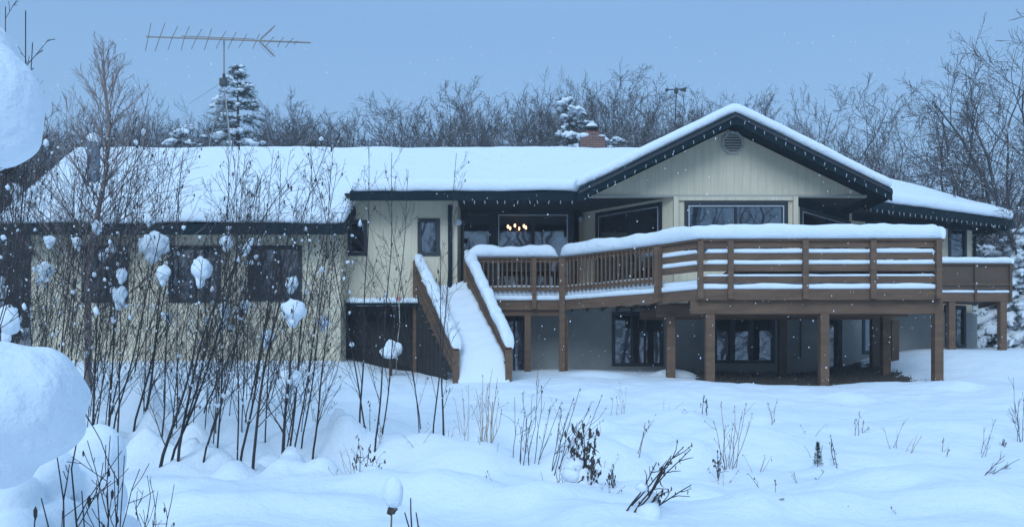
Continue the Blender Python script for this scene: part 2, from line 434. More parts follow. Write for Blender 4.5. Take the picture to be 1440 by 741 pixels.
# bay
B1 = Line((1.84, 23.8), (4.12, 21.5)); b1 = (B1.upx(840), B1.upx(929), 1.98, 4.27)
wall(B1, 1.74, 4.42, (b1,)); window(B1, *b1, splits=(.53,), alu=True, curtains=((.0, .12),))
B2 = Line((4.122, 21.5), (7.128, 21.5)); b2 = (B2.upx(965), B2.upx(1105), 2.9, 4.22)
wall(B2, 1.74, 4.399, (b2,)); window(B2, *b2, splits=(.5,), alu=True)
B3 = Line((7.13, 21.5), (9.4, 23.8)); b3 = (B3.upx(1126), B3.upx(1196), 1.98, 4.13)
wall(B3, 1.74, 4.42, (b3,)); window(B3, *b3, splits=(.55,), alu=True, curtains=((.8, 1),))
tb = MB(); tb.box(4.06, 4.18, 21.40, 21.497, 1.74, 4.398); tb.box(7.06, 7.18, 21.40, 21.497, 1.74, 4.398); tb.box(4.185, 7.055, 21.44, 21.496, 4.31, 4.398)
tb.build('corner_trim', 'siding', H, uvwall=True)
# right wing
E = Line((9.4, 23.8), (13.75, 25.5))
e1 = (E.upx(1219), E.upx(1274), 1.98, 4.18); e2 = (E.upx(1335), E.upx(1357), 2.2, 4.22)
wall(E, 1.74, 4.6, (e1, e2)); window(E, *e1, splits=(.5,)); window(E, *e2, splits=(), curtains=((.3, 1),))
fz = MB(); B3.box(fz, .05, B3.L-.05, -.03, -.003, 4.20, 4.41); E.box(fz, .1, E.L-.02, -.03, -.003, 4.22, 4.42); fz.build('eave_dark_strip', 'trim', H)  # dark strips added on the wall tops for the deep dark under the eaves
wall(Line((13.75, 25.5), (12.3, 30.8)), -.3, 4.6)
wall(Line((12.3, 30.8), (-12.6, 31.3)), -.3, 4.6)
wall(Line((-12.6, 31.3), (-12.0, 21.442)), -.6, 3.72)
# gable siding
gs = MB(); gs.yprism([(1.95, 4.402), (8.95, 4.402), (5.45, 6.10)], 21.5, 21.62)
gs.build('gable', 'siding', H, uvwall=True)
gt = MB(); gt.box(2.0, 8.93, 21.455, 21.498, 4.40, 4.45); gt.build('gable_trim', 'vent_paint', H)
# octagonal louvred vent in the gable
vc = P(1030, 202, 21.5); vf = MB()
def octa(r): return [(vc.x+r*math.cos(R(22.5+45*i)), vc.z+r*math.sin(R(22.5+45*i))) for i in range(8)]
oo, ii = octa(.30), octa(.235)
for i in range(8):
    j = (i+1) % 8; vf.yprism([oo[i], oo[j], ii[j], ii[i]], 21.43, 21.499)
vfo = vf.build('gable_vent', 'vent_paint', H)
vb = MB(); vb.yprism(octa(.234), 21.485, 21.498); vb.build('vent_backing', 'wood_dark', vfo)
for k in range(6):
    z = vc.z-.19+k*.068; hw = min(.22, .31-abs(z+.02-vc.z)*.85); s_ = MB()
    s_.quadbox([V(p) for p in ((vc.x-hw,21.44,z),(vc.x+hw,21.44,z),(vc.x+hw,21.482,z+.03),(vc.x-hw,21.482,z+.03),(vc.x-hw,21.44,z+.028),(vc.x+hw,21.44,z+.028),(vc.x+hw,21.482,z+.058),(vc.x-hw,21.482,z+.058))])
    s_.build('louvre', 'vent_paint', vfo)
# basement
BW = Line((-1.40, 23.2), (9.0, 23.2)); EB = Line((9.0, 23.2), (13.9, 25.5))
def bop(ln, a, b, t, c): u0, u1 = ln.upx(a), ln.upx(b); return (u0, u1, ln.zpy(u0, c), ln.zpy(u0, t))
q0 = (BW.upx(709), BW.upx(737), .02, 1.62); q1 = bop(BW, 863, 930, 442, 511); q2 = bop(BW, 1006, 1087, 440, 507); q3 = (BW.upx(1163), BW.upx(1181), .06, 1.62)
wall(BW, -.8, 1.738, (q0, q1, q2, q3), mat='parging')
window(BW, *q0, splits=(.5,), name='patio_door'); window(BW, *q1, splits=(.38, .66), curtains=((.42, .60),)); window(BW, *q2, splits=(.30, .62), curtains=((.34, .6),), mull=.12)
window(BW, *q3, splits=(), name='door')
q4 = bop(EB, 1214, 1229, 438, 494); q5 = bop(EB, 1331, 1356, 432, 484)
wall(EB, -.5, 1.738, (q4, q5), mat='parging'); window(EB, *q4, splits=()); window(EB, *q5, splits=(.5,), curtains=((.1, .4),))
wall(Line((13.9, 25.5), (13.9, 27)), -.4, 1.738, mat='parging')
# floors / ceiling
foot = [(-1.41, 23.52), (1.84, 23.52), (1.86, 23.8), (4.13, 21.52), (7.12, 21.52), (9.38, 23.8), (13.72, 25.52), (12.3, 30.7), (-12.5, 31.2), (-12.5, 22.2), (-1.43, 22.2)]
fl = MB(); fl.prism(foot, 1.742, 1.84); fl.build('floor', 'wood_dark', H)
ce = MB(); ce.prism([(-4.2, 21.40), (1.7, 21.40), (1.9, 21.60), (9.0, 21.60), (9.25, 22.6), (14.4, 25.45), (12.6, 30.9), (-4.2, 31.2)], 4.425, 4.48)
ce.build('soffit', 'soffit', H)
ws = MB(); ws.prism([(-12.2, 20.75), (-4.12, 20.75), (-4.12, 21.98), (-4.30, 21.98), (-4.30, 31.2), (-12.7, 31.2)], 3.62, 3.68); ws.build('soffit', 'soffit', H)
# inside walls that daylight and lamp reach
iw = MB(); iw.box(-1.3, 9.3, 27.8, 27.9, 1.84, 4.42); iw.box(1.9, 2.0, 24.2, 27.79, 1.84, 4.42); iw.box(-4.2, 9.0, 26.4, 26.5, -.5, 1.73); iw.box(-12.4, -4.3, 24.2, 24.3, 0, 3.6); iw.box(9.4, 13.2, 26.9, 27, 1.84, 4.42)
iw.build('inner_wall', 'wall_inner', H)
# roof
SA = (6.62-4.47)/(26.3-21.25)
rf = MB()
rf.slab([(-4.05,21.25,4.36),(1.6,21.25,4.36),(5.2,24.6,4.36+SA*3.35),(8.3,26.3,6.51),(-4.05,26.3,6.51)], 0, .11)
rf.slab([(-12.3,20.6,3.44),(-4.07,20.6,3.44),(-4.07,26.3,6.51),(-13.4,26.3,6.51)], 0, .11)
rf.slab([(-13.4,26.3,6.51),(8.3,26.3,6.51),(12.9,31.9,4.36),(-13.4,31.9,4.36)], 0, .11)
rf.slab([(9.0,22.2,4.36),(14.7,25.2,4.36),(8.3,26.5,6.51)], 0, .11)
rf.slab([(14.7,25.2,4.36),(12.9,31.9,4.36),(8.3,26.5,6.51)], 0, .11)
GX, GH, GZ = 5.42, 3.80, 6.18
rf.slab([(GX-GH,20.75,GZ-.49*GH),(GX,20.75,GZ),(GX,25.8,GZ),(GX-GH,21.6,GZ-.49*GH)], 0, .11)
rf.slab([(GX,20.75,GZ),(GX+GH,20.75,GZ-.49*GH),(GX+GH,23.4,GZ-.49*GH),(GX,25.8,GZ)], 0, .11)
RF = rf.build('roof', 'trim', H)
# snow cover on every roof plane
rs = MB(); T = .32
rs.slab([(-4.02,21.17,4.44),(1.75,21.17,4.44),(5.2,24.7,4.47+SA*3.45),(8.3,26.35,6.62),(-4.02,26.35,6.62)], 0, T)
rs.slab([(-12.4,20.55,3.52),(-4.0,20.55,3.52),(-4.0,26.35,6.62),(-13.5,26.35,6.62)], 0, T+.02)
rs.slab([(-13.5,26.25,6.62),(8.3,26.25,6.62),(13,32,4.47),(-13.5,32,4.47)], 0, T)
rs.slab([(8.95,22.12,4.44),(14.85,25.15,4.44),(8.3,26.5,6.62)], 0, T)
rs.slab([(14.85,25.15,4.44),(13,32,4.44),(8.3,26.5,6.62)], 0, T)
t2 = .30
rs.slab([(GX-GH-.07,20.68,GZ+.10-.49*GH),(GX,20.68,GZ+.12),(GX,26.0,GZ+.12),(GX-GH-.07,21.7,GZ+.10-.49*GH)], 0, t2)
rs.slab([(GX,20.68,GZ+.12),(GX+GH+.07,20.68,GZ+.10-.49*GH),(GX+GH+.07,23.5,GZ+.10-.49*GH),(GX,26.0,GZ+.12)], 0, t2)
so = rs.build('roof_snow', 'snow', RF); soften(so, .075, 9, .045, 1.5)
# fascias
def fascia(a, b, drop, name='fascia', th=.04):
    m = MB(); m.beam(V(a)-V((0,0,drop/2)), V(b)-V((0,0,drop/2)), th, drop); return m.build(name, 'trim', RF)
fascia((-4.03,21.23,4.47), (1.66,21.23,4.47), .21); fascia((-12.35,20.58,3.56), (-4.05,20.58,3.56), .25)
fascia((-4.04,20.6,3.56), (-4.04,21.98,4.25), .22)
def rake(xa, za, xb, zb):
    m = MB(); m.yprism([(xa, za), (xb, zb), (xb, zb-.29), (xa, za-.29)], 20.68, 20.735); m.build('rake_board', 'trim', RF)
    m = MB(); m.yprism([(xa, za-.05), (xb, zb-.05), (xb, zb-.13), (xa, za-.13)], 20.65, 20.679); m.build('drip_board', 'frame', RF)
rake(GX-GH, GZ+.12-.49*GH, GX, GZ+.12); rake(GX, GZ+.12, GX+GH, GZ+.12-.49*GH)
fascia((GX-GH,20.76,4.42), (GX-GH,21.25,4.42), .2); fascia((GX+GH,20.75,4.42), (GX+GH,22.3,4.42), .2)
fascia((8.98,22.18,4.47), (14.74,25.19,4.47), .21); fascia((14.72,25.21,4.47), (12.92,31.9,4.47), .21)
# gable soffit bottoms
# downspouts and pipes
dp = MB(); x0 = (633-CX)/F*21.9; dp.tube([V((x0,21.9,4.28)), V((x0,21.9,2.3)), V((x0,21.88,2.0)), V((x0+.12,21.75,1.86))], .055, 8); dp.build('downspout', 'trim', H)
dp = MB(); dp.tube([P(1419,316,25.1), P(1416,322,25.1), P(1380,331,25.35), V((13.8,25.45,4.05)), V((13.8,25.45,2.1))], .045, 8); dp.build('downspout', 'trim', H)
dp = MB(); dp.tube([V((P(1126,440,23.12).x,23.12,1.7)), V((P(1126,440,23.12).x,23.12,.4))], .025, 6); dp.build('drain_pipe', 'metal_dark', H)
# wall lamp on the left bay wall
def sconce(px, py, Y):
    c = P(px, py, Y); m = MB(); m.blob(c, (.07,.07,.07), 0, 2); m.box(c.x-.04,c.x+.04,c.y,c.y+.16,c.z-.03,c.z+.05)
    o = m.build('wall_lamp', 'metal_dark', H, smooth=True); g = MB(); g.blob(c-V((0,0,.10)), (.055,.055,.08), 0, 2); g.build('lamp_glass', 'bulb_white', o, smooth=True)
sconce(816, 303, 23.45)
m = MB(); m.tube([V((P(645,313,21.97).x,21.93,3.84)), V((P(645,313,21.97).x,21.99,3.84))], .075, 16); m.build('round_plate', 'bulb_white', H)
# chimney (brick, snow capped) and plumbing stack on the left
def boxuv(x0,x1,y0,y1,z0,z1,name,mat,par):
    m = MB(); m.box(x0,x1,y0,y1,z0,z1); return m.build(name, mat, par, uvwall=True)
c0 = P(816,210,27.2); c1 = P(851,210,27.2)
CH = boxuv(c0.x, c1.x, 27.2, 27.9, 6.2, 7.52, 'chimney', 'brick', RF)
boxuv(c0.x+.14, c1.x-.14, 27.35, 27.8, 7.52, 7.72, 'flue', 'brick', CH)
m = MB(); cx = (c0.x+c1.x)/2; m.box(cx-.22,cx+.22,27.32,27.85,7.82,7.86); 
for a in (-.18,.18):
    for b in (27.36,27.8): m.box(cx+a-.012,cx+a+.012,b-.012,b+.012,7.72,7.82)
m.build('chimney_cap', 'metal_dark', CH)
m = MB(); m.blob((cx,27.58,7.90),(.20,.26,.12),.15,3,3,flat=.3); m.blob((c0.x+.10,27.4,7.54),(.20,.26,.12),.2,3,5); m.blob((c1.x-.1,27.4,7.53),(.14,.26,.06),.2,3,6); m.build('chimney_snow','snow',CH,smooth=True)
c = P(131,225,22.9); m = MB(); m.box(c.x-.12,c.x+.12,22.8,23.04,4.6,6.15); st = m.build('vent_stack', 'vent_grey', RF)
m = MB(); m.blob((c.x,22.92,6.24),(.17,.17,.17),.12,3,9,flat=.5); m.build('stack_snow','snow',st,smooth=True)
# chandelier behind the glazed wall
cc = P(727, 322, 24.5); CHN = thing('chandelier', 'lit brass chandelier hanging behind the deck window', 'chandelier', cc)
m = MB(); m.tube([cc+V((0,0,-.12)), cc+V((0,0,4.42-cc.z))], .012, 6); m.blob(cc, (.05,.05,.1), 0, 2); m.blob(cc-V((0,0,.13)), (.035,.035,.04), 0, 2)
for k in range(6):
    a = k*math.pi/3+.3; d = V((math.cos(a), math.sin(a), 0))
    m.tube([cc-V((0,0,.05)), cc+d*.14-V((0,0,.11)), cc+d*.26-V((0,0,.05)), cc+d*.27], .009, 5)
m.build('frame', 'brick_red', CHN)
for k in range(6):
    a = k*math.pi/3+.3; d = V((math.cos(a), math.sin(a), 0)); b = MB(); b.blob(cc+d*.27+V((0,0,.05)), (.032,.032,.055), 0, 2); b.build('bulb', 'bulb_lit', CHN, smooth=True)
# strings of holiday lights
def light_string(pts, n, label, off=.06):
    root = thing('string_light', label, 'string lights', pts[0], 'holiday light strings along the eaves')
    P_ = [V(p) for p in pts]; Ls = [(P_[i+1]-P_[i]).length for i in range(len(P_)-1)]; tot = sum(Ls)
    def at(t):
        s_ = t*tot
        for i, l in enumerate(Ls):
            if s_ <= l or i == len(Ls)-1: return P_[i].lerp(P_[i+1], min(1, s_/l))
            s_ -= l
    w = MB(); w.tube([at(i/(n*2))-V((0,0,.02 if i % 2 else 0)) for i in range(n*2+1)], .006, 4); w.build('wire', 'trim', root)
    for i in range(n):
        q = at((i+.5+random.uniform(-.16, .16))/n); b = MB(); a = random.uniform(-.3, .3)
        b.tube([q, q+V((a*.03, 0, -.025)), q+V((a*.07, 0, -.065)), q+V((a*.1, -.01, -.095))], [.007, .012, .010, .002], 6)
        b.build('bulb', 'bulb_white', root, smooth=True)
light_string([(-1.35,21.18,4.25),(1.6,21.18,4.25)], 11, 'string of unlit bulbs along the low eave above the chandelier window')
light_string([(1.7,20.62,4.22),(GX,20.62,GZ-.06)], 16, 'string of unlit bulbs up the left slope of the gable')
light_string([(GX+.1,20.62,GZ-.06),(9.15,20.62,4.24)], 15, 'string of unlit bulbs down the right slope of the gable')
light_string([(9.1,22.15,4.27),(14.5,24.99,4.27)], 28, 'string of unlit bulbs under the long eave of the right wing')

# ------------------------------------------------------------------ deck
D = thing('deck', 'raised brown wooden deck with snow on its rails', 'deck', (5, 20, 0))
RZ = 2.945; FZ = 1.84
p0, p1, p2, p3, p4, p5 = [V((x, y, 0)) for x, y in ((-1.16,22.0),(1.28,21.95),(3.47,19.85),(4.18,19.0),(9.50,18.92),(9.85,22.0))]
m = MB(); m.prism([(-2.42,21.97),(p1.x-.02,21.9+.02),(p2.x,p2.y+.06),(p3.x,p3.y+.06),(p4.x-.06,p4.y+.06),(9.35,23.6),(7.2,21.42),(4.0,21.42),(1.8,23.48),(-1.40,23.48),(-1.40,21.985)], FZ-.04, FZ); m.build('floor_boards', 'wood_dark', D)
for k in range(20):
    x = 1.6+k*.4; m = MB(); m.box(x, x+.05, 19.35 if x > 4.1 else 21.6, 21.3 if x > 4.1 else 23.1, FZ-.2, FZ-.045); m.build('joist', 'wood_dark', D)
def rim(a, b, z0=1.60, z1=1.84, th=.05): 
    m = MB(); m.vbeam(a, b, th, z0, z1); return m.build('rim_board', 'wood', D)
for a, b in ((p0-V((.05,0,0)), p1), (p1, p2), (p2, p3), (p3, p4), (p4, p5)): rim(a, b)
# beams
for a, b, z0, z1 in (((4.0,19.14,0),(9.62,19.10,0),1.30,1.598), ((3.45,20.35,0),(9.4,20.3,0),1.32,1.598), ((-1.1,22.1,0),(1.35,22.06,0),1.45,1.598), ((3.3,22.0,0),(9.9,22.0,0),1.35,1.598)):
    m = MB(); m.vbeam(V(a), V(b), .12, z0, z1); m.build('beam', 'wood', D)
def post(x, y, z1, w=.19, mat='wood', z0=None):
    zz = (G(x, y) if z0 is None else z0)-.25; m = MB(); h = w/2
    m.box(x-h, x+h, y-h, y+h, zz, z1); return m.build('post', mat, D)
for px, Y in ((998,19.14),(1158,19.12),(1318,19.10)): post((px-CX)/F*Y, Y, 1.298)
for px, Y in ((943,20.35),(1245,20.9)): post((px-CX)/F*Y, Y, 1.318 if px == 943 else 1.6)
for px, Y in ((1100,22.0),(1230,22.0),(1257,22.2)): post((px-CX)/F*Y, Y, 1.348, .19, 'wood_dark')
for px, Y in ((742,22.08),(794,22.06)): post((px-CX)/F*Y, Y, 1.448, .16)
def rail_snow(pts, w, h, par, seed=0, step=.08, name='snow_cover', ends=.14, lump=.0):
    P_ = [V(p) for p in pts]; L = [(P_[i+1]-P_[i]).length for i in range(len(P_)-1)]; tot = sum(L); n = max(4, int(tot/step)); m = MB()
    cs = 12; n0 = 0
    for i in range(n+1):
        s_ = tot*i/n; t = s_
        for k, l in enumerate(L):
            if t <= l or k == len(L)-1: break
            t -= l
        c = P_[k].lerp(P_[k+1], min(1, t/L[k])); d = (P_[k+1]-P_[k]); d.z = 0; d.normalize(); sd = V((d.y, -d.x, 0))
        # soften corners
        e = min(s_, tot-s_)/ends; pr = math.sqrt(max(0, 1-(1-min(1, e))**2)); pr = max(pr, .12)
        hh = h*pr*(1+.22*noise.noise(V((s_*1.3, seed, 0)))+.11*noise.noise(V((s_*4, seed, 2)))+lump*noise.noise(V((s_*4.2, seed, 7)))); ww = w*(.55+.45*pr)*(1+.10*noise.noise(V((s_*2, seed, 5)))+lump*.8*noise.noise(V((s_*4.2, seed, 17))))
        for a in range(cs):
            th = 2*math.pi*a/cs; x = math.cos(th); y = math.sin(th)
            x = math.copysign(abs(x)**.62, x); y = math.copysign(abs(y)**.62, y)
            zz = (y*.5+.5)*hh if y >= 0 else (.5+.5*y)*hh
            m.v.append(c+sd*(x*ww/2)+V((0,0,zz)))
    for i in range(n):
        for a in range(cs):
            b = (a+1) % cs; m.f.append((i*cs+a, i*cs+b, (i+1)*cs+b, (i+1)*cs+a))
    m.f.append(tuple(range(cs-1,-1,-1))); m.f.append(tuple(n*cs+a for a in range(cs)))
    return m.build(name, 'snow', par, smooth=True)
def up(p, z): return V((p.x, p.y, z))
def outn(a, b): d = (b-a).normalized(); return V((d.y, -d.x, 0))
def baluster_rail(a, b, label, posts, drop=0, n=None, seed=1):
    m = MB(); m.beam(up(a, RZ-.02), up(b, RZ-.02), .15, .04); m.beam(up(a, RZ-.085), up(b, RZ-.085), .04, .09); rl = m.build('railing', 'wood', D)
    rl['label'] = label
    m = MB(); m.beam(up(a, 2.14), up(b, 2.14), .04, .09); m.build('lower_rail', 'wood', rl)
    o = outn(a, b)*.042; L = (b-a).length; n = n or int(L/.122)
    for i in range(n):
        q = a.lerp(b, (i+.5)/n)+o; z0 = 2.03-drop; w = .019; d = (b-a).normalized()*w; e = outn(a, b)*.018
        mm = MB(); mm.quadbox([up(q-d-e, z0), up(q+d-e, z0), up(q+d+e, z0), up(q-d+e, z0), up(q-d-e, RZ-.045), up(q+d-e, RZ-.045), up(q+d+e, RZ-.045), up(q-d+e, RZ-.045)])
        mm.build('baluster', 'wood', rl)
    for t in posts:
        q = a.lerp(b, t)+outn(a, b)*.10; mm = MB(); mm.vbeam(q-(b-a).normalized()*.055, q+(b-a).normalized()*.055, .09, 1.62, RZ-.045); mm.build('railing_post', 'wood', rl)
    return rl
r1_ = baluster_rail(p0, p1, 'short straight baluster railing beside the stairs', (.71,))
r2_ = baluster_rail(p1, p2, 'angled baluster railing between stairs and front deck', (.985,), .0)
q = p1+V((0,-.10,0)); m = MB(); m.box(q.x-.07,q.x+.07,q.y-.07,q.y+.07,.0-.3,RZ-.045); m.build('corner_post','wood',D)
rail_snow([up(p0, RZ), up(p1-V((.1,0,0)), RZ)], .34, .30, r1_, 1, ends=.3); rail_snow([up(p1+V((.02,-.03,0)), RZ), up(p2, RZ), up(p3, RZ), up(p4, RZ)], .34, .33, r2_, 2, ends=.25)
def board_rail(a, b, label, ts, skip=()):
    m = MB(); m.beam(up(a, RZ-.02), up(b, RZ-.02), .16, .04); rl = m.build('railing', 'wood', D); rl['label'] = label
    for k, (z0, z1) in enumerate(((2.76,2.90),(2.50,2.64),(2.24,2.39),(1.98,2.12))):
        if k in skip: continue
        m = MB(); m.vbeam(a, b, .04, z0, z1); bd = m.build('rail_board', 'wood', rl)
        if k in (1, 2, 3): rail_snow([up(a.lerp(b, .02), z1), up(b.lerp(a, .02), z1)], .10, .095 if k < 3 else .05, bd, k*3+seedk[0], ends=.05)
    for t in ts:
        q = a.lerp(b, t)+outn(a, b)*.075; d = (b-a).normalized()*.06; m = MB(); m.vbeam(q-d, q+d, .10, 1.62, RZ-.045); m.build('railing_post', 'wood', rl)
    seedk[0] += 5
    return rl
seedk = [1]
board_rail(p2, p3, 'short angled horizontal board railing', (.0,), (3,))
fr = board_rail(p3, p4, 'long horizontal board railing at the front', (.0, .125, .435, .715, .985))
sr = board_rail(p4, p5, 'right side horizontal board railing', (.13,))
rail_snow([up(p4, RZ), up(p5, RZ)], .32, .30, sr, 5)
# snow lying on the deck floor
m = MB(); m.slab([(-1.3,22.06,FZ),(1.25,22.02,FZ),(1.7,23.4,FZ),(-1.32,23.4,FZ)], 0, .40)
m.slab([(1.15,22.1,FZ),(3.42,20.0,FZ),(3.95,21.35,FZ),(1.75,23.4,FZ)], 0, .40); m.slab([(3.4,20.0,FZ),(4.2,19.1,FZ),(9.4,19.0,FZ),(9.4,21.3,FZ),(3.9,21.3,FZ)], 0, .26)
so = m.build('floor_snow', 'snow', D); soften(so, .07, 5, .02, .6)
m = MB(); e_ = [(-1.1,22.0),(1.28,21.95),(3.47,19.85),(4.18,19.0),(9.45,18.92)]
rail_snow([V((a, b, FZ)) for a, b in e_], .12, .12, D, 9, name='edge_snow')
# snowy bench behind the front railing
bn = thing('deck_bench', 'long snow covered bench behind the front deck railing', 'bench', (6.8, 19.5, FZ))
m = MB(); m.box(4.9, 9.2, 19.32, 19.72, 2.25, 2.29); m.build('seat', 'wood', bn)
for x in (4.95, 5.9, 6.43, 7.97, 9.1):
    m = MB(); m.quadbox([V(p) for p in ((x,19.30,2.0),(x+.07,19.30,2.0),(x+.07,19.42,2.0),(x,19.42,2.0),(x-.12,19.33,2.248),(x-.03,19.33,2.248),(x-.03,19.6,2.248),(x-.12,19.6,2.248))]); m.box(x,x+.07,19.30,19.42,FZ+.02,1.999); m.build('leg', 'metal_dark', bn)
rail_snow([V((4.92,19.52,2.29)), V((9.18,19.52,2.29))], .42, .17, bn, 4)
# right rear deck
Z2 = 2.11
d1 = V((9.95,22.75,0)); d2 = V((13.32,22.8,0)); d3 = V((13.85,25.3,0))
m = MB(); m.prism([(d1.x,22.83),(13.28,22.83),(13.7,25.3),(9.5,23.7)], Z2-.12, Z2-.08); m.build('floor_boards', 'wood_dark', D)
for a, b in ((d1, d2), (d2, d3)):
    m = MB(); m.vbeam(a, b, .05, 1.88, 2.11); m.build('rim_board', 'wood', D)
    m = MB(); m.beam(up(a, 2.87), up(b, 2.87), .14, .04); rl = m.build('railing', 'wood_dark', D); rl['label'] = 'solid panel railing of the right rear deck' if a is d1 else 'end railing of the right rear deck'
    m = MB(); m.vbeam(a, b, .03, 2.20, 2.849); m.build('panel', 'wood_dark', rl)
    m = MB(); q = outn(a, b)*.036; m.vbeam(a+q, b+q, .035, 2.30, 2.38); m.build('lower_rail', 'wood_dark', rl)
    for t in (.36, .71, .99): 
        q = a.lerp(b, t)+outn(a, b)*.055; dd = (b-a).normalized()*.03; m = MB(); m.vbeam(q-dd, q+dd, .07, 1.9, 2.849); m.build('railing_post', 'wood_dark', rl)
    rail_snow([up(a, 2.89), up(b, 2.89)], .26, .17, rl, 7)
    rail_snow([up(a, 2.11), up(b, 2.11)], .13, .07, rl, 8)
m = MB(); m.slab([(10.0,22.85,2.03),(13.25,22.88,2.03),(13.6,25.0,2.03),(10.0,23.7,2.03)], 0, .3); so = m.build('floor_snow', 'snow', D); soften(so, .07, 4)
for px in (1337, 1409): post((px-CX)/F*22.86, 22.86, 1.9, .17)

# ------------------------------------------------------------------ stairs
ST = thing('staircase', 'wooden stairs buried in snow leading up to the deck', 'staircase', (-1.2, 20.5, 0))
tl, tr = V((-2.47, 22.0, 0)), V((-1.17, 22.0, 0)); bl, br = V((-1.27, 19.35, 0)), V((-.075, 19.05, 0))
def stair_side(a, b, ztop, zbot, nm, label):
    d = (b-a).normalized(); o = V((d.y, -d.x, 0))
    m = MB(); A = up(a, ztop); B = up(b, zbot); w = .04; sd = V((-d.y, d.x, 0))*w/2
    m.quadbox([A-sd-V((0,0,.86)), A+sd-V((0,0,.86)), B+sd-V((0,0,.62)), B-sd-V((0,0,.62)), A-sd-V((0,0,.04)), A+sd-V((0,0,.04)), B+sd-V((0,0,.04)), B-sd-V((0,0,.04))])
    sp = m.build('side_panel', 'wood', ST); sp['label'] = label
    m = MB(); m.beam(A, B, .15, .05); m.build('handrail', 'wood', sp)
    m = MB(); m.box(b.x-.075,b.x+.075,b.y-.075,b.y+.075,G(b.x,b.y)-.3,zbot-.02); m.build('post','wood',sp)
    m = MB(); m.box(a.x-.075,a.x+.075,a.y-.10,a.y+.05,-.3,ztop-.02); m.build('post','wood',sp)
    # planks lines on the panel
    for k in range(1, 3):
        m = MB(); q = -sd*1.6; f = k/3
        A2 = A-V((0,0,lerp(.04,.86,f)))+q; B2 = B-V((0,0,lerp(.04,.62,f)))+q; m.beam(A2, B2, .02, .02); m.build('batten','wood_dark',sp)
    rail_snow([A+V((0,0,.0))+sd*2, A.lerp(B,.33)+sd*2, A.lerp(B,.66)+sd*2, B+sd*2], .27, .26, sp, ztop*3+a.x, step=.06, lump=.30)
stair_side(tl, bl, 2.86, .50, 'l', 'left side of the stairs'); stair_side(tr, br, 2.93, .52, 'r', 'right side of the stairs')
for k in range(9):
    t = k/11; a = tl.lerp(bl, t); b = tr.lerp(br, t); z = lerp(FZ-.1, -.1, t); m = MB(); m.beam(up(a, z), up(b, z), .28, .04); m.build('tread', 'wood', ST)
# snow filling the flight
m = MB(); nu, nv = 14, 60
for i in range(nv+1):
    t = i/nv
    a = tl.lerp(bl, t*1.10); b = tr.lerp(br, t*1.10)
    for j in range(nu+1):
        s_ = j/nu; q = a.lerp(b, .02+.96*s_); stp = .018*math.sin(t*11*2*math.pi)
        z = lerp(FZ+.42, -.02, min(1, t*1.02))+stp*.7+.10*(2*s_-1)**2+.05*noise.noise(V((q.x*3, q.y*3, 4)))
        e_ = sm(t, .80, 1.0); m.v.append(V((q.x, q.y, lerp(z, G(q.x, q.y)-.06, e_))))
for i in range(nv):
    for j in range(nu): k = i*(nu+1)+j; m.f.append((k, k+nu+1, k+nu+2, k+1))
# give it depth
n = len(m.v)
for v in list(m.v): m.v.append(v-V((0,0,.30)))
edge = [j for j in range(nu+1)]+[i*(nu+1)+nu for i in range(1, nv+1)]+[nv*(nu+1)+j for j in range(nu-1, -1, -1)]+[i*(nu+1) for i in range(nv-1, 0, -1)]
for i in range(len(edge)): a, b = edge[i], edge[(i+1) % len(edge)]; m.f.append((a, b, b+n, a+n))
m.build('stair_snow', 'snow', ST, smooth=True)
# near black boards added to paint the darkness under the left stair side
m = MB(); 
for k in range(9):
    t0 = .02+k*.1; a = tl.lerp(bl, t0); b = tl.lerp(bl, t0+.085); z = lerp(2.86, .5, t0)-.87
    if z > .12: m.vbeam(a-V((.02,0,0)), b-V((.02,0,0)), .03, -.2, z-.02)
m.build('stair_shade_board', 'lattice', ST)

# driveway style marker with a round reflector
mx, my = P(561,420,21.0).x, 21.0
mk = thing('reflector_marker', 'thin bent rod with round reddish reflector by stairs', 'marker', (mx, my, G(mx, my)))
m = MB(); m.tube([V((mx-.08,my,G(mx,my)-.1)), V((mx-.03,my,.8)), V((mx+.02,my,1.2)), V((mx,my,1.74))], .012, 6); m.build('rod', 'vent_paint', mk)
m = MB(); m.tube([V((mx,my-.02,1.80)), V((mx,my+.02,1.80))], .065, 14); rr = m.build('reflector', 'vent_paint', mk)
m = MB(); m.tube([V((mx,my-.028,1.80)), V((mx,my-.021,1.80))], .048, 14); m.build('lens', 'pink', rr)
c = P(549,495,20.6); sb = thing('snowy_stump', 'low stub carrying a heart shaped snow clump', 'stump', (c.x, c.y, G(c.x, c.y)))
m = MB(); m.tube([V((c.x,c.y,G(c.x,c.y)-.1)), V((c.x+.02,c.y,c.z))], .04, 6); m.build('stem', 'wood_dark', sb)
m = MB(); m.blob(c, (.26,.2,.16), .2, 3, 2); m.blob(c+V((.02,0,.14)), (.15,.14,.16), .2, 3, 3); m.blob(c+V((.20,0,.10)), (.09,.1,.13), .2, 3, 4); m.build('snow_clump', 'snow', sb, smooth=True)

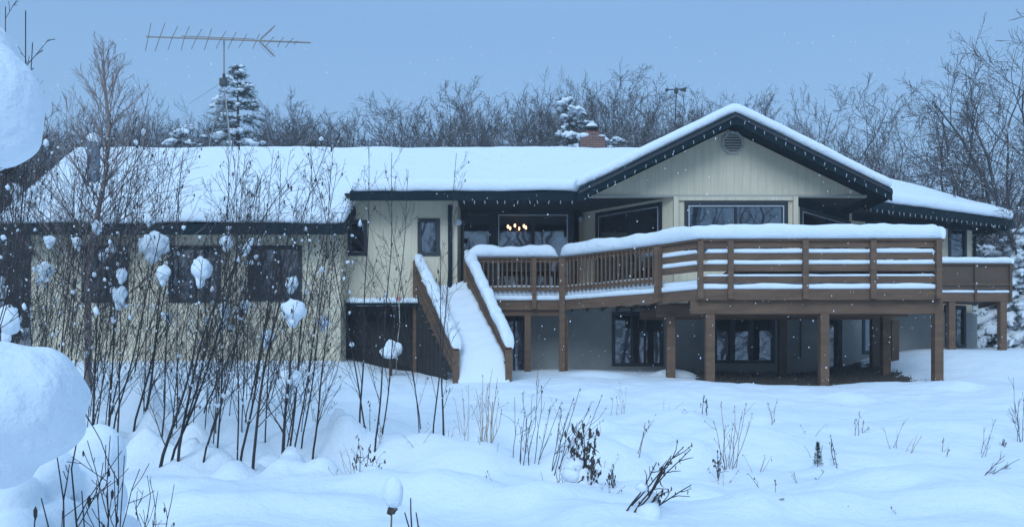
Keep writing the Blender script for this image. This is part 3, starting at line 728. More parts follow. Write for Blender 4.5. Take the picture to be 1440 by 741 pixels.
# ------------------------------------------------------------------ tv antenna
ay = 27.6; a0 = P(206, 52, ay-1.2); a1 = P(437, 60.5, ay+1.2); mast = P(315, 55, ay)
AN = thing('tv_antenna', 'long television antenna on a lattice mast behind the roof ridge', 'antenna', (mast.x, mast.y, 5))
m = MB(); m.beam(a0, a1, .035, .035); t1_, t2_ = a0.lerp(a1, .20), a0.lerp(a1, .64)
m.beam(t1_+V((0,0,.06)), t2_+V((0,0,.05)), .022, .022); m.beam(t1_+V((0,0,.06)), t1_, .02, .02); m.beam(t2_+V((0,0,.05)), t2_, .02, .02)
m.build('boom', 'antenna_metal', AN)
d = (a1-a0).normalized(); perp = V((-d.y, d.x, 0)).normalized()
for i in range(14):
    t = [.01,.075,.145,.215,.285,.355,.43,.50,.57,.65,.735,.80,.86,.90][i]; q = a0.lerp(a1, t); hl = [1.35,1.3,1.2,1.15,1.05,1.0,.95,.8,.75,.7,.6,.55,.5,.35][i]
    m = MB(); tl_ = random.uniform(-.03, .03); m.tube([q-perp*hl+V((random.uniform(-.05,.03),0,tl_-.05)), q, q+perp*hl+V((random.uniform(-.03,.05),0,-tl_))], .011, 5); m.blob(q, (.035,.04,.03), 0, 1); m.build('element', 'antenna_metal', AN)
vtx = a0.lerp(a1, .665)
for s_, L in ((1, .62), (-1, .62)):
    e = vtx+d*.52+V((0,0,.50*s_)); m = MB(); m.beam(vtx, e, .03, .03)
    for k in range(1, 8): q = vtx.lerp(e, k/8); m.tube([q-perp*.25, q+perp*.25], .008, 4)
    m.build('reflector_arm', 'antenna_metal', AN)
m = MB()
for k in range(16): q = a0.lerp(a1, .70+.3*k/16); m.tube([q-perp*.10, q+perp*.10], .008, 4)
m.build('short_elements', 'antenna_metal', AN)
m = MB(); m.tube([mast, P(315,58,ay), V((mast.x,ay,(HZ-118)/F*ay))], .028, 8); m.build('mast', 'metal_grey', AN)
rt = V((mast.x-.02,ay,(HZ-115)/F*ay)); m = MB(); m.box(rt.x-.10,rt.x+.09,ay-.1,ay+.1,rt.z-.14,rt.z+.08); m.tube([rt+V((.02,0,.05)), rt+V((.02,0,.24))], .05, 8); m.build('rotator', 'metal_dark', AN)
m = MB(); top = V((rt.x, ay, rt.z)); base = [V((rt.x+.75*math.cos(a), ay+.75*math.sin(a), 5.6)) for a in (R(200), R(320), R(80))]
tops = [top+V((.05*math.cos(a), .05*math.sin(a), -.1)) for a in (R(200), R(320), R(80))]
for k in range(3):
    m.tube([base[k], tops[k]], .016, 5)
    for j in range(9):
        f0, f1 = j/9, (j+1)/9; m.tube([base[k].lerp(tops[k], f0), base[(k+1) % 3].lerp(tops[(k+1) % 3], f1)], .008, 4); m.tube([base[k].lerp(tops[k], f1), base[(k+1) % 3].lerp(tops[(k+1) % 3], f1)], .008, 4)
m.build('tower', 'metal_grey', AN)
m = MB(); m.tube([rt, P(266,146,29)], .008, 4); m.build('guy_wire', 'metal_grey', AN)

# ------------------------------------------------------------------ vegetation
def rv(s=1.0): return V((random.gauss(0, s), random.gauss(0, s), random.gauss(0, s)))
def grow(mb, p, d, L, r, lvl, prm, tips=None):
    n = max(2, int(L/prm['seg'][lvl])); st = L/n; pts = [p.copy()]; ds = [d.copy()]; d = d.copy()
    for i in range(n):
        d = (d+rv(prm['wob'][lvl])+V((0,0,prm['up'][lvl]))).normalized(); p = p+d*st; pts.append(p.copy()); ds.append(d.copy())
    r1 = max(prm['rmin'], r*prm['taper'][lvl]); rad = [lerp(r, r1, i/n) for i in range(n+1)]
    mb.tube(pts, rad, prm['sides'][lvl], cap=False)
    if lvl+1 < len(prm['cnt']):
        k = max(1, int(prm['cnt'][lvl]*random.uniform(.8, 1.2)))
        for c in range(k):
            t = lerp(prm['from'][lvl], .98, (c+random.random())/k); f = t*n; i = min(n-1, int(f)); q = pts[i].lerp(pts[i+1], f-i); dd = ds[i+1]
            ax = dd.cross(V((random.gauss(0,1), random.gauss(0,1), random.gauss(0,1)))).normalized(); ang = R(random.uniform(*prm['ang'][lvl]))
            nd = (Matrix.Rotation(ang, 3, ax) @ dd).normalized()
            if nd.z < -.25: nd.z *= .3; nd.normalize()
            LL = L*random.uniform(*prm['len'][lvl])*(1-.55*t if lvl == 0 and prm.get('cone') else 1-.25*t)
            grow(mb, q, nd, LL, max(prm['rmin'], rad[i]*prm['rr'][lvl]), lvl+1, prm, tips)
    elif tips is not None: tips.append(pts[-1])
def bare_tree(name, label, loc, h, r, prm, seed, group=None, mat='bark_far', lean=(0,0)):
    random.seed(seed); root = thing(name, label, 'tree', loc, group); p = V(loc)-V((0,0,.2))
    tr = MB(); cr = MB(); n = 9; pts = [p]; d = V((lean[0], lean[1], 1)).normalized(); ds = [d]
    for i in range(n): d = (d+V((random.gauss(0,.07), random.gauss(0,.07), .06))).normalized(); p = p+d*h*prm['trunk']/n; pts.append(p.copy()); ds.append(d.copy())
    rad = [lerp(r, r*.35, i/n) for i in range(n+1)]; tr.tube(pts, rad, 7)
    k = prm['limbs']
    for c in range(k):
        t = lerp(prm['lf'], 1, c/(k-1)); f = t*n; i = min(n-1, int(f)); q = pts[i].lerp(pts[i+1], f-i); a = c*2.4+random.uniform(-.5, .5); el = R(lerp(prm['el'][0], prm['el'][1], (t-prm['lf'])/(1-prm['lf'])))
        nd = V((math.cos(a)*math.cos(el), math.sin(a)*math.cos(el), math.sin(el)))
        L = h*random.uniform(.85, 1.1)*lerp(prm['ll'][0], prm['ll'][1], (t-prm['lf'])/(1-prm['lf']))
        grow(cr, q, nd, L, rad[i]*prm.get('lr', .55), 0, prm)
    root['_top'] = sorted(v.z for v in cr.v)[int(len(cr.v)*.996)]-loc[2]
    tr.build('trunk', mat, root, smooth=True); cr.build('crown', mat, root)
    return root
OAK = dict(trunk=.45, limbs=9, lf=.25, el=(25,75), ll=(.48,.55), seg=(.55,.35,.22,.16), wob=(.12,.13,.12,.10), up=(.05,.06,.06,.05), rmin=.0065, taper=(.28,.3,.4,.6), sides=(5,4,3,3), cnt=(9,8,8,6), ang=((25,60),(25,60),(25,60),(25,55)), len=((.35,.60),(.33,.55),(.30,.5),(.3,.5)), rr=(.55,.55,.6,.6))
OAK['from'] = (.2,.15,.15,.1)
ASP = dict(OAK, trunk=.75, limbs=14, lf=.25, el=(30,70), ll=(.30,.22), cnt=(8,7,6,4))
def far_xy(px, Y): return ((px-CX)/F*Y, Y)
# prototypes are the first trees placed; the others are copies
PLH = {}
protos = []
spec = [(OAK, 11.0, .19, 11), (OAK, 11.5, .20, 12), (ASP, 12.0, .16, 13), (OAK, 10.5, .18, 14), (ASP, 11.0, .15, 15), (OAK, 12.0, .22, 16)]
WOOD = 'leafless woods behind the house'
def topz(py, Y): return (HZ-py)/F*Y
sky_line = [(-160,120),(0,150),(130,160),(200,150),(300,140),(380,140),(440,146),(520,148),(580,140),(620,122),(660,112),(710,108),(760,118),(800,112),(850,100),(900,106),(940,118),(990,132),(1040,150),(1090,165),(1130,165),(1170,160),(1210,185),(1240,240),(1300,265),(1500,260)]
def skyy(px):
    for (a, b), (c, d) in zip(sky_line, sky_line[1:]):
        if a <= px <= c: return lerp(b, d, (px-a)/(c-a))
    return 130
for i, (prm, h, r, seed) in enumerate(spec):
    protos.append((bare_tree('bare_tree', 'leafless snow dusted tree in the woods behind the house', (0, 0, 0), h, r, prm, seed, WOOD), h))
used = set(); random.seed(21); k = 0
rows = [(35, 40, 62, 0), (42, 60, 58, 1), (52, 48, 60, 2)]
for Y0, nrow, sp, row in rows:
    for j in range(nrow):
        px = -190+j*(1740/nrow)+random.uniform(-16, 16)
        Y = Y0+random.uniform(-2.5, 3.0)
        if 1235 < px < 1500 and row == 0: continue
        X, Y = far_xy(px, Y); want = topz(skyy(px)+random.uniform(8, 34)+(18 if row == 0 else 0), Y)-base_g(X, Y)
        pi = random.randrange(len(protos)); o, h = protos[pi]
        if pi in used: o = copy_tree(o)
        used.add(pi)
        o.location = (X, Y, base_g(X, Y)); s_ = want/o['_top']; w_ = s_*random.uniform(.85, 1.15); o.scale = (w_, w_, s_); o.rotation_euler = (0, 0, random.uniform(0, 6.28)); k += 1
# individually shaped trees that stand out
BIG = dict(OAK, trunk=.42, limbs=10, lf=.22, ll=(.55,.62), cnt=(9,8,8,6), seg=(.5,.3,.2,.14), wob=(.15,.17,.16,.14), up=(.02,.03,.03,.03), el=(12,68))
def special(px, Y, pytop, prm, seed, label, r=.22, lean=(0,0), k=1.0):
    X = (px-CX)/F*Y; z = base_g(X, Y); h = (topz(pytop, Y)-z)/1.02
    o = bare_tree('bare_tree', label, (X, Y, z), h*k, r, prm, seed, None, 'bark_far', lean); s_ = (topz(pytop, Y)-z)/o['_top']; o.scale = (s_, s_, s_); return o
special(1418, 30, 50, BIG, 101, 'tallest spreading leafless tree at the far right beyond the eave', .32, (-.08, 0), .95)
special(1350, 34, 95, BIG, 103, 'forked leafless tree left of the tall tree above the right wing', .28, (-.1, 0))
special(1160, 34, 118, BIG, 105, 'wide leafless tree above the right slope of the gable', .2)
special(1225, 37, 140, OAK, 106, 'lower leafless tree between the gable and the tall tree', .18)
special(838, 33, 98, BIG, 107, 'open crowned leafless tree right behind the brick chimney', .2)
special(1470, 27, 60, BIG, 109, 'leafless tree cut by the right edge of the picture', .22, (-.05, 0))
# birch left
BIR = dict(lr=.30, trunk=1.04, limbs=60, lf=.22, el=(38,72), ll=(.36,.07), seg=(.35,.2,.15), wob=(.05,.09,.1), up=(.05,.05,.03), rmin=.0032, taper=(.3,.4,.6), sides=(4,3,3), cnt=(8,4,2), ang=((15,35),(15,35),(15,35)), len=((.25,.5),(.3,.6),(.3,.5)), rr=(.55,.6,.6))
BIR['from'] = (.15,.15,.1)
bx_, by_ = (122-CX)/F*16, 16
bt = bare_tree('birch_tree', 'slender pale birch rising above the left end of the roof', (bx_, by_, G(bx_, by_)), topz(8, 16)-G(bx_, by_), .065, BIR, 31, None, 'bark_birch', (.0, 0))
s_ = (topz(14, 16)-G(bx_, by_))/bt['_top']; bt.scale = (s_*1.15, s_*1.15, s_)
# snowy conifers
def conifer(label, px, Y, pytop, pyz0, wid, seed, group=None, dens=1.0, snowy=1.0, droop=.25, spread=1.0):
    random.seed(seed); X = (px-CX)/F*Y; z0 = base_g(X, Y); z1 = topz(pytop, Y); h = z1-z0
    root = thing('snowy_conifer', label, 'conifer', (X, Y, z0), group)
    t = MB(); t.tube([V((X, Y, z0-.2)), V((X+.05, Y, z0+h*.5)), V((X, Y, z1-.1))], [.022*h, .012*h, .006], 7); t.build('trunk', 'bark_far', root, smooth=True)
    n = MB(); s_ = MB(); zlow = max(z0+.3, topz(pyz0, Y)); Hc = z1-zlow; zz = zlow
    while zz < z1-.05:
        f = (zz-zlow)/Hc; L = wid*(1-f)**.85*random.uniform(.85, 1.1)+.10; nb = int(lerp(9, 5, f)*dens)
        for b in range(nb):
            a = random.uniform(0, 6.28); Lb = L*random.uniform(.7, 1.12); d = V((math.cos(a), math.sin(a), 0)); q0 = V((X, Y, zz+random.uniform(-.08, .08))); up_ = lerp(-.10, .65, f)
            pts = [q0+d*(Lb*u)+V((0, 0, Lb*(up_*u-droop*u*u))) for u in (0, .33, .66, 1)]; n.tube(pts, [.02, .014, .01, .005], 4)
            m_ = int(6+Lb*11)
            for c in range(m_):
                u = random.uniform(.12, 1.02); q = q0+d*(Lb*u)+V((0, 0, Lb*(up_*u-droop*u*u))); sd = V((-d.y, d.x, 0))*random.choice((-1, 1))
                w = (d*random.uniform(.3, 1)+sd*random.uniform(.1, 1)+V((0,0,random.uniform(-.35, .25)))).normalized(); LL = random.uniform(.12, .30)*(1.15-u*.4)*spread
                e = q+w*LL
                for m2 in range(7):   # needle tufts
                    qq = q.lerp(e, m2/6.5); ax = rv(.6)+w*.6; ax.normalize(); nl = .085*spread; pr = w.cross(rv()).normalized()*.010
                    k0 = len(n.v); n.v += [qq-pr, qq+pr, qq+ax*nl+V((0,0,-.01))]; n.f.append((k0, k0+1, k0+2))
                    ax = rv(.7)+w*.5; ax.normalize(); k0 = len(n.v); n.v += [qq-pr, qq+pr, qq+ax*nl]; n.f.append((k0, k0+1, k0+2))
                if random.random() < .16*snowy:
                    rr = random.uniform(.05, .12)*spread; s_.blob(q.lerp(e, .5)+V((0,0,.03)), (rr*random.uniform(1, 1.6), rr*random.uniform(1, 1.6), rr*.65), .45, 1, random.randrange(99))
            if random.random() < .62*snowy:      # a load of snow draped along the branch, with fingers
                u0 = random.uniform(.25, .55); kk = 5; rr = random.uniform(.07, .13)*min(1, .45+Lb*.5)*spread; pp = []
                for c in range(kk+1):
                    u = lerp(u0, 1.03, c/kk); pp.append(q0+d*(Lb*u)+V((0, 0, Lb*(up_*u-droop*u*u)+rr*.35))+rv(.02))
                s_.tube(pp, [rr*k_*random.uniform(.75, 1.2) for k_ in (.3, .8, 1, 1.1, .9, .3)], 7)
                for c in range(random.choice((2, 3, 4))):
                    q = pp[random.randrange(2, kk+1)]; sd = V((-d.y, d.x, 0))*random.choice((-1, 1)); e = q+(sd*.7+d*.7+V((0,0,-.45)))*rr*random.uniform(1.3, 2.6); s_.tube([q, q.lerp(e, .5)+V((0,0,rr*.2)), e], [rr*.6, rr*.5, rr*.15], 6)
        zz += lerp(.30, .20, f)*(.8+.4*random.random())
    n.build('foliage', 'needles', root); s_.build('snow_clumps', 'snow', root, smooth=True); return root
conifer('snowy pine rising behind the roof beside the antenna mast', 334, 29.5, 95, 215, 1.2, 51, dens=1.15, snowy=.55, spread=1.1)
conifer('low snowy pine left of the antenna tower behind the ridge', 268, 30.5, 180, 215, 1.3, 52, snowy=1.0, dens=.7)
conifer('snowy spruce left of the brick chimney', 800, 29.5, 136, 220, 1.2, 53, dens=1.0, snowy=.75, spread=1.1)
conifer('small snowy spruce just right of the brick chimney', 862, 30, 192, 225, .7, 54, snowy=1.2)
conifer('heavily snow laden spruce at the right edge beyond the rear deck', 1432, 26.5, 325, 500, 1.6, 55, dens=1.3, snowy=1.9, droop=.45, spread=1.35)
conifer('short snow laden spruce seen under the rear deck corner', 1392, 27.5, 345, 500, 1.15, 56, dens=1.3, snowy=1.9, droop=.45, spread=1.3)
conifer('snow laden spruce cut off by the right frame edge', 1478, 25.5, 330, 500, 1.5, 57, dens=1.1, snowy=1.8, droop=.45, spread=1.35)

# alder saplings of the thicket
SAP = dict(seg=(.14,.10,.08), wob=(.07,.10,.12), up=(.05,.04,.03), rmin=.0019, taper=(.35,.5,.7), sides=(4,3,3), cnt=(4,2,1), ang=((18,50),(20,50),(20,50)), len=((.25,.55),(.3,.55),(.3,.5)), rr=(.6,.7,.8))
SAP['from'] = (.2,.2,.1)
def sapling(label, base, top, Y=None, r=.022, clumps=(), bend=.0, nb=26, seed=0, hop=.42, leaves=8, group=None, specks=0, name='bare_sapling', bl=1.0):
    random.seed(seed*13+5); r *= .66
    if Y is None: X, Y = hit(*base)
    else: X = (base[0]-CX)/F*Y
    z = G(X, Y); b = V((X, Y, z)); root = thing(name, label, 'sapling', b, group)
    dY = random.uniform(-.35, .35); t = P(top[0], top[1], Y+dY); L = (t-b).length; n = max(8, int(L/.16))
    sx = (t.x-b.x)*bend; pts = []; ph = random.uniform(0, 6)
    for i in range(n+1):
        f = i/n; q = b.lerp(t, f)+V((sx*math.sin(f*math.pi)*1.0+.03*L*.4*noise.noise(V((f*3, ph, 0))), .05*noise.noise(V((f*3, ph, 9))), 0)); pts.append(q)
    pts[0] = pts[0]-V((0,0,.12))
    rad = [max(.0032, lerp(r, .003, (i/n)**.8)) for i in range(n+1)]
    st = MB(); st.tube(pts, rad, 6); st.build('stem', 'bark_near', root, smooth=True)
    br = MB(); tips = []
    for c in range(nb):
        f = lerp(.10, .98, (c+random.random())/nb); k = f*n; i = min(n-1, int(k)); q = pts[i].lerp(pts[i+1], k-i); dd = (pts[i+1]-pts[i]).normalized()
        a = random.uniform(0, 6.28); nd = (dd*random.uniform(.9, 1.5)+V((math.cos(a), math.sin(a)*.8, 0))*random.uniform(.4, .95)).normalized()
        LL = L*hop*(1.0-f*.8)*random.uniform(.25, 1.0)*bl+.10; SAP['cnt'] = (5, 2, 1) if LL > .5 else (3, 2, 1)
        grow(br, q, nd, LL, max(.0022, rad[i]*.36), 0, SAP, tips)
    br.build('twigs', 'bark_near', root)
    lv = MB()
    for c in range(leaves):
        q = random.choice(tips); s_ = random.uniform(.012, .024); lv.blob(q-V((0,0,s_)), (s_*.55, s_*.4, s_*1.5), .3, 1, c)
    if leaves: lv.build('dry_leaves', 'dry_head', root)
    sp = MB()
    for c in range(specks):
        q = random.choice(tips) if random.random() < .6 else random.choice(pts[2:]); s_ = random.choice((.010, .013, .016, .02, .034))*random.uniform(.7, 1.2); sp.blob(q, (s_, s_*.8, s_*random.uniform(.7, 1.5)), .8, 1, c, 3)
    if specks: sp.build('snow_specks', 'snow', root, smooth=True)
    for (cx_, cy_, w_, h_) in clumps:
        q = P(cx_, cy_, Y); rx = w_/2/F*Y; rz = h_/2/F*Y; m = MB(); m.blob(q+V((0,0,rz*.15)), (rx, rx*.9, rz*.8), .38, 3, seed+cx_, 1.6); m.blob(q-V((rx*.1,0,rz*.6)), (rx*.5, rx*.5, rz*.55), .3, 2, seed+3)
        if w_ > 18: m.blob(q+V((rx*.45,0,rz*.3)), (rx*.55, rx*.5, rz*.5), .4, 2, seed+8, 2)
        m.build('snow_clump', 'snow', root, smooth=True)
    return root
place = ['first', 'second', 'third', 'fourth', 'fifth', 'sixth', 'seventh', 'eighth', 'ninth', 'tenth', 'eleventh', 'twelfth', 'thirteenth', 'fourteenth', 'fifteenth', 'sixteenth']
TH = 'alder saplings of the thicket before the left wing'
front = [  # base, top, bend, radius, clumps
 ((128,650),(150,250),-.2,.026,()), ((152,625),(208,130),-.25,.024,()), ((197,622),(228,330),.25,.036,((217,346,40,42),)), ((188,640),(262,215),.1,.024,()),
 ((222,668),(285,365),.2,.034,((283,382,26,42),)), ((237,665),(345,215),.25,.026,()), ((252,668),(432,225),-.25,.030,()), ((262,640),(318,330),.1,.022,((318,343,18,22),)),
 ((284,664),(366,250),.2,.020,()), ((305,650),(322,205),.1,.021,((316,440,14,30),)), ((337,655),(395,245),.15,.026,()), ((352,667),(462,205),-.15,.030,()),
 ((395,672),(414,432),.1,.034,((413,440,33,38),(408,535,30,36))), ((402,664),(440,262),.1,.022,()), ((437,650),(470,330),.12,.022,()), ((424,640),(472,200),.1,.018,())]
for i, (b, t, bd, r, cl) in enumerate(front):
    extra = 'carrying rounded snow lumps' if cl else 'leaning right with fine twigs'
    sapling(f'dark alder stem {extra}, {place[i]} from the left in the front row', b, t, None, r, cl, bd, 27, 200+i, leaves=14, group=TH, specks=7)
mid_ = [((506,640),(520,205),.12,.020),((516,632),(436,215),-.05,.018),((536,628),(575,240),.1,.016),((526,650),(552,215),.2,.019),((592,600),(500,330),-.2,.014),((608,612),(640,215),.1,.018),((622,640),(618,352),.1,.021),((588,606),(540,262),-.1,.012)]
mlab = ['tall thin alder stem crossing the siding left of the small window','thin alder stem leaning left over the fascia corner','slim alder stem leaning right before the beige siding','straight alder stem in the clump before the dark crawl space','crooked alder twig leaning left before the stair side','long thin alder stem crossing the small window','dark alder stem standing before the left side of the stairs','wispy alder shoot leaning left before the siding']
for i, (b, t, bd, r) in enumerate(mid_): sapling(mlab[i], b, t, None, r, (), bd, 15, 300+i, hop=.34, leaves=7, group='alder stems before the central wall', specks=1)
# denser rows further back and to the left
random.seed(77); back = []
for i in range(74):
    u = random.random()**1.35; bx = lerp(-60, 430, u); Y = random.uniform(10.5, 16.5); lean = random.uniform(-5, 105)
    ty = lerp(175, 290, bx/430 if bx > 0 else 0)+random.uniform(-45, 60); back.append((bx, Y, bx+lean, ty))
back.sort()
random.seed(3)
for i, (bx, Y, tx, ty) in enumerate(back):
    cl = ()
    if i % 3 == 0: f = random.uniform(.35, .8); by = HZ-G((bx-CX)/F*Y, Y)*F/Y; w_ = random.uniform(9, 20); cl = ((lerp(bx, tx, f), lerp(by, ty, f), w_, w_*1.25),)
    side = 'left' if bx < 120 else 'middle' if bx < 220 else 'right'
    o = sapling('thin dark alder stem in the dense back rows of the thicket', (bx, 0), (tx, ty), Y, random.uniform(.009, .019), cl, random.uniform(-.25, .25), 24, 500+i, hop=.34, leaves=9, group='alder stems of the dense back rows', specks=9)
special_left = [((62,470),(30,250),12.0,((64,381,21,25),)),((20,520),(12,330),7.5,((11,455,30,52),)),((165,500),(172,370),11.0,((171,388,14,22),(168,418,20,34))),((226,520),(240,370),11.0,((230,386,18,30),))]
for i, (b, t, Y, cl) in enumerate(special_left):
    sapling(['alder stem with one round snow ball at the left','near stem at the left edge with a ragged snow lump','alder stem with two stacked snow lumps left of the wing window','alder stem with a forked snow lump before the left wing window'][i], b, t, Y, .02, cl, .1, 16, 700+i, leaves=6, group=None, specks=5)
# long twigs above the big snow lump
for i, (b, t, Y) in enumerate([((-230,300),(41,18),5.0),((-190,300),(52,62),5.5),((-260,260),(16,12),6.0)]):
    sapling(['long bare shoot rising above the upper left snow lump','short forked shoot right of the upper left snow lump','faint bare shoot at the upper left corner'][i], b, t, Y, .0045, (), .3, 9, 800+i, hop=.12, leaves=2)

# huge near snow lumps on a bush at the left
def snow_bush(label, loc, blobs, seed):
    Y = loc[1]; X = (loc[0]-CX)/F*Y; z = G(X, Y); root = thing('snow_laden_bush', label, 'bush', (X, Y, z)); random.seed(seed)
    m = MB(); 
    for (bx, by, w_, h_, Yb) in blobs:
        q = P(bx, by, Yb); m.tube([V((X+random.uniform(-.1,.1), Y, z-.1)), V(((X+q.x)/2, (Y+q.y)/2+.1, (z+q.z)/2)), q], [.004, .003, .003], 5)
    m.build('stems', 'bark_near', root, smooth=True)
    m = MB()
    for k, (bx, by, w_, h_, Yb) in enumerate(blobs):
        q = P(bx, by, Yb); rx = w_/2/F*Yb; rz = h_/2/F*Yb; m.blob(q, (rx, rx, rz), .07, 5, seed+k*3, 1.6)
        m.blob(q+V((rx*.3,0,-rz*.3)), (rx*.7, rx*.7, rz*.65), .15, 3, seed+k*3+1, 1.2)
    o = m.build('snow_load', 'snow', root, smooth=True); soften(o, .016, 4)
    return root
snow_bush('huge rounded snow mound on a bush at the left edge', (-200, 3.4), [(-2,570,225,180,3.4),(45,545,125,120,3.45),(-20,640,130,100,3.35)], 3)
snow_bush('upper left hanging snow mass with dark foliage below', (-330, 2.6), [(-22,150,150,185,2.6),(-40,95,120,150,2.62)], 9)
c = P(4, 222, 2.62); m = MB(); random.seed(4)
for i in range(900):
    q = c+V((random.gauss(-.008,.012), random.gauss(0,.03), random.gauss(0,.022))); d = rv().normalized()*.03; w_ = d.cross(rv()).normalized()*.0022; k0 = len(m.v); m.v += [q-w_, q+w_, q+d]; m.f.append((k0, k0+1, k0+2))
ub = [o for o in bpy.data.objects if o.get('label', '').startswith('upper left hanging')][0]; m.build('foliage', 'dry_head', ub)
snow_bush('cluster of soft snow pillows on a low bush at lower left', (110, 4.3), [(138,638,74,84,4.5),(72,668,74,72,4.2),(132,700,88,90,4.4),(85,735,90,66,4.1),(22,700,70,70,4.0),(30,745,80,50,3.9),(160,745,70,50,4.3)], 13)
# shrub stems before it
def twigbush(label, base, tips_, Y, r, seed, leaves=10, name='bare_shrub', mat='bark_near', nb=4, cat='shrub', hop=.3, group=None, jit=1.0):
    random.seed(seed); X = (base[0]-CX)/F*Y; b = V((X, Y, G(X, Y))); b0 = P(base[0], base[1], Y); root = thing(name, label, cat, b, group); tw = MB(); lf = MB(); T_ = []
    for (tx, ty) in tips_:
        t = P(tx, ty, Y+random.uniform(-.15, .15)); s0 = V((b0.x+random.uniform(-.02,.02), Y, min(b.z-.05, b0.z))); L = (t-s0).length; n = 7; pts = []
        for i in range(n+1): f = i/n; pts.append(s0.lerp(t, f)+V((noise.noise(V((f*3, tx, 0)))*.06*L*jit, 0, noise.noise(V((f*3, ty, 4)))*.04*L*jit)))
        rad = [lerp(r, r*.3, i/n) for i in range(n+1)]; tw.tube(pts, rad, 5); T_.append(pts[-1])
        for c in range(nb):
            f = random.uniform(.3, .95); i = int(f*n); dd = (pts[min(n, i+1)]-pts[max(0, i-1)]).normalized(); grow(tw, pts[i], (dd+rv(.45)).normalized(), L*hop*random.uniform(.3, 1), r*.45, 1, SAP, T_)
    tw.build('stems', mat, root, smooth=True)
    for c in range(leaves): q = random.choice(T_); s_ = random.uniform(.5, 1)*r*2.2; lf.blob(q-V((0,0,s_*1.2)), (s_*.6, s_*.5, s_*1.8), .4, 1, c)
    if leaves: lf.build('dry_leaves', 'dry_head', root)
    return root
twigbush('forked dark shrub before the snow pillows at lower left', (105,741), [(50,715),(58,700),(80,640),(112,600),(115,690)], 3.7, .008, 1, 14)
twigbush('slender shrub with upright shoots right of the snow pillows', (142,741), [(155,612),(166,612),(145,650),(175,640),(158,690)], 3.9, .006, 2, 8)
twigbush('thin dry shoots standing in snow at lower left', (205,741), [(193,690),(207,668),(222,690),(245,680),(218,715)], 5.5, .006, 3, 8)

# ------------------------------------------------------------------ dry weeds
def weed(label, base, tips_, r=.006, heads=1, hs=.03, hl=.08, mat='dry_stalk', seed=1, cat='weed', name='dry_weed', nb=1, Y=None, snow_=0, jit=.6, droop=0, group=None):
    random.seed(seed*17+3)
    if Y is None: X, Y = hit(*base)
    else: X = (base[0]-CX)/F*Y
    z = G(X, Y); b = V((X, Y, z)); root = thing(name, label, cat, b, group); st = MB(); hd = MB()
    for (tx, ty) in tips_:
        Yt = Y+random.uniform(-.2, .2); t = P(tx, ty, Yt); s0 = V((X+(t.x-X)*.12+random.uniform(-.05,.05), Yt*.5+Y*.5, z-.12)); L = (t-s0).length; n = 6; pts = []
        for i in range(n+1):
            f = i/n; pts.append(s0.lerp(t, f)+V((noise.noise(V((f*2.5, tx, 0)))*.09*L*jit, 0, noise.noise(V((f*2.5, ty, 4)))*.04*L*jit-(droop*L*max(0, f-.7)**1.5))))
        st.tube(pts, [lerp(r, r*.45, i/n) for i in range(n+1)], 4)
        for c in range(nb):
            i = random.randrange(2, n); d = ((pts[i+1]-pts[i]).normalized()+rv(.4)).normalized(); e = pts[i]+d*L*random.uniform(.12, .3); st.tube([pts[i], pts[i].lerp(e, .5)+rv(.01), e], [r*.6, r*.5, r*.35], 3)
            if heads and random.random() < .5: hd.blob(e, (hs*.32, hs*.32, hl*.28), .7, 1, c)
        if heads:
            for c in range(heads):
                f = 1-c*.07; i = min(n-1, int(f*n-1e-6)); q = pts[i].lerp(pts[i+1], f*n-i); s_ = random.uniform(.5, 1.0); hs_ = 1; q = q+V((random.gauss(0,hs*.6),random.gauss(0,hs*.6),random.gauss(0,hs*.6))); w_ = hs*s_*.32; e1 = q+V((random.gauss(0,w_),random.gauss(0,w_),-hl*s_*.45)); e2 = e1+V((random.gauss(0,w_*2),random.gauss(0,w_),-hl*s_*random.uniform(.1,.5))); hd.tube([q, q.lerp(e1,.4)+rv(w_*.3), e1, e2], [w_*.3, w_*random.uniform(.7,1.3), w_*random.uniform(.5,1), w_*.15], 4)
    st.build('stalk', mat, root, smooth=True)
    if heads: hd.build('seed_head', 'dry_head', root)
    if snow_:
        m = MB()
        for c in range(snow_): (tx, ty) = random.choice(tips_); q = P(lerp(base[0], tx, random.uniform(.3,.8)), lerp(base[1], ty, random.uniform(.1,.6)), Y-.05); s_ = random.uniform(.05, .13); m.blob(q, (s_, s_, s_*.8), .35, 2, c)
        m.build('snow_cap', 'snow', root, smooth=True)
    return root
weed('tall tan grass tuft standing below the stair foot', (683,635), [(665,570),(672,548),(678,528),(684,538),(690,520),(697,550),(703,560),(708,575),(676,560),(692,565),(699,535),(686,556)], .006, 2, .012, .05, 'tan_grass', 1, 'grass tuft', 'dry_grass', 1)
weed('thinner tan grass left of the stair foot weeds', (655,625), [(640,560),(650,548),(660,540),(662,568),(645,580)], .004, 1, .01, .04, 'tan_grass', 2, 'grass tuft', 'dry_grass', 1)
weed('dark budded stalks right of the tan grass', (728,655), [(724,560),(738,548),(750,555),(745,590),(733,600)], .005, 1, .018, .04, 'bark_near', 3, nb=3)
weed('fan of thin brown stalks left of the dark weed clump', (745,655), [(765,540),(757,532),(775,570),(790,565),(740,575),(820,590)], .005, 2, .02, .05, 'bark_near', 4, nb=3)
weed('long leaning stalks rising from the dark weed clump', (775,665), [(805,560),(815,545),(830,565),(850,555),(790,575),(798,580),(812,600)], .0055, 2, .018, .05, 'bark_near', 5, nb=3)
weed('dark drooping seed heads of the big snow caught weed clump', (818,690), [(800,610),(812,598),(822,590),(830,600),(838,610),(806,625),(828,620),(842,640),(818,640)], .007, 11, .05, .13, 'dry_head', 6, nb=5, snow_=7, droop=.3)
weed('ragged dark leaves at the foot of the snow caught clump', (828,690), [(815,650),(824,645),(832,655),(840,660),(835,670)], .007, 9, .06, .13, 'dry_head', 7, nb=4, snow_=5)
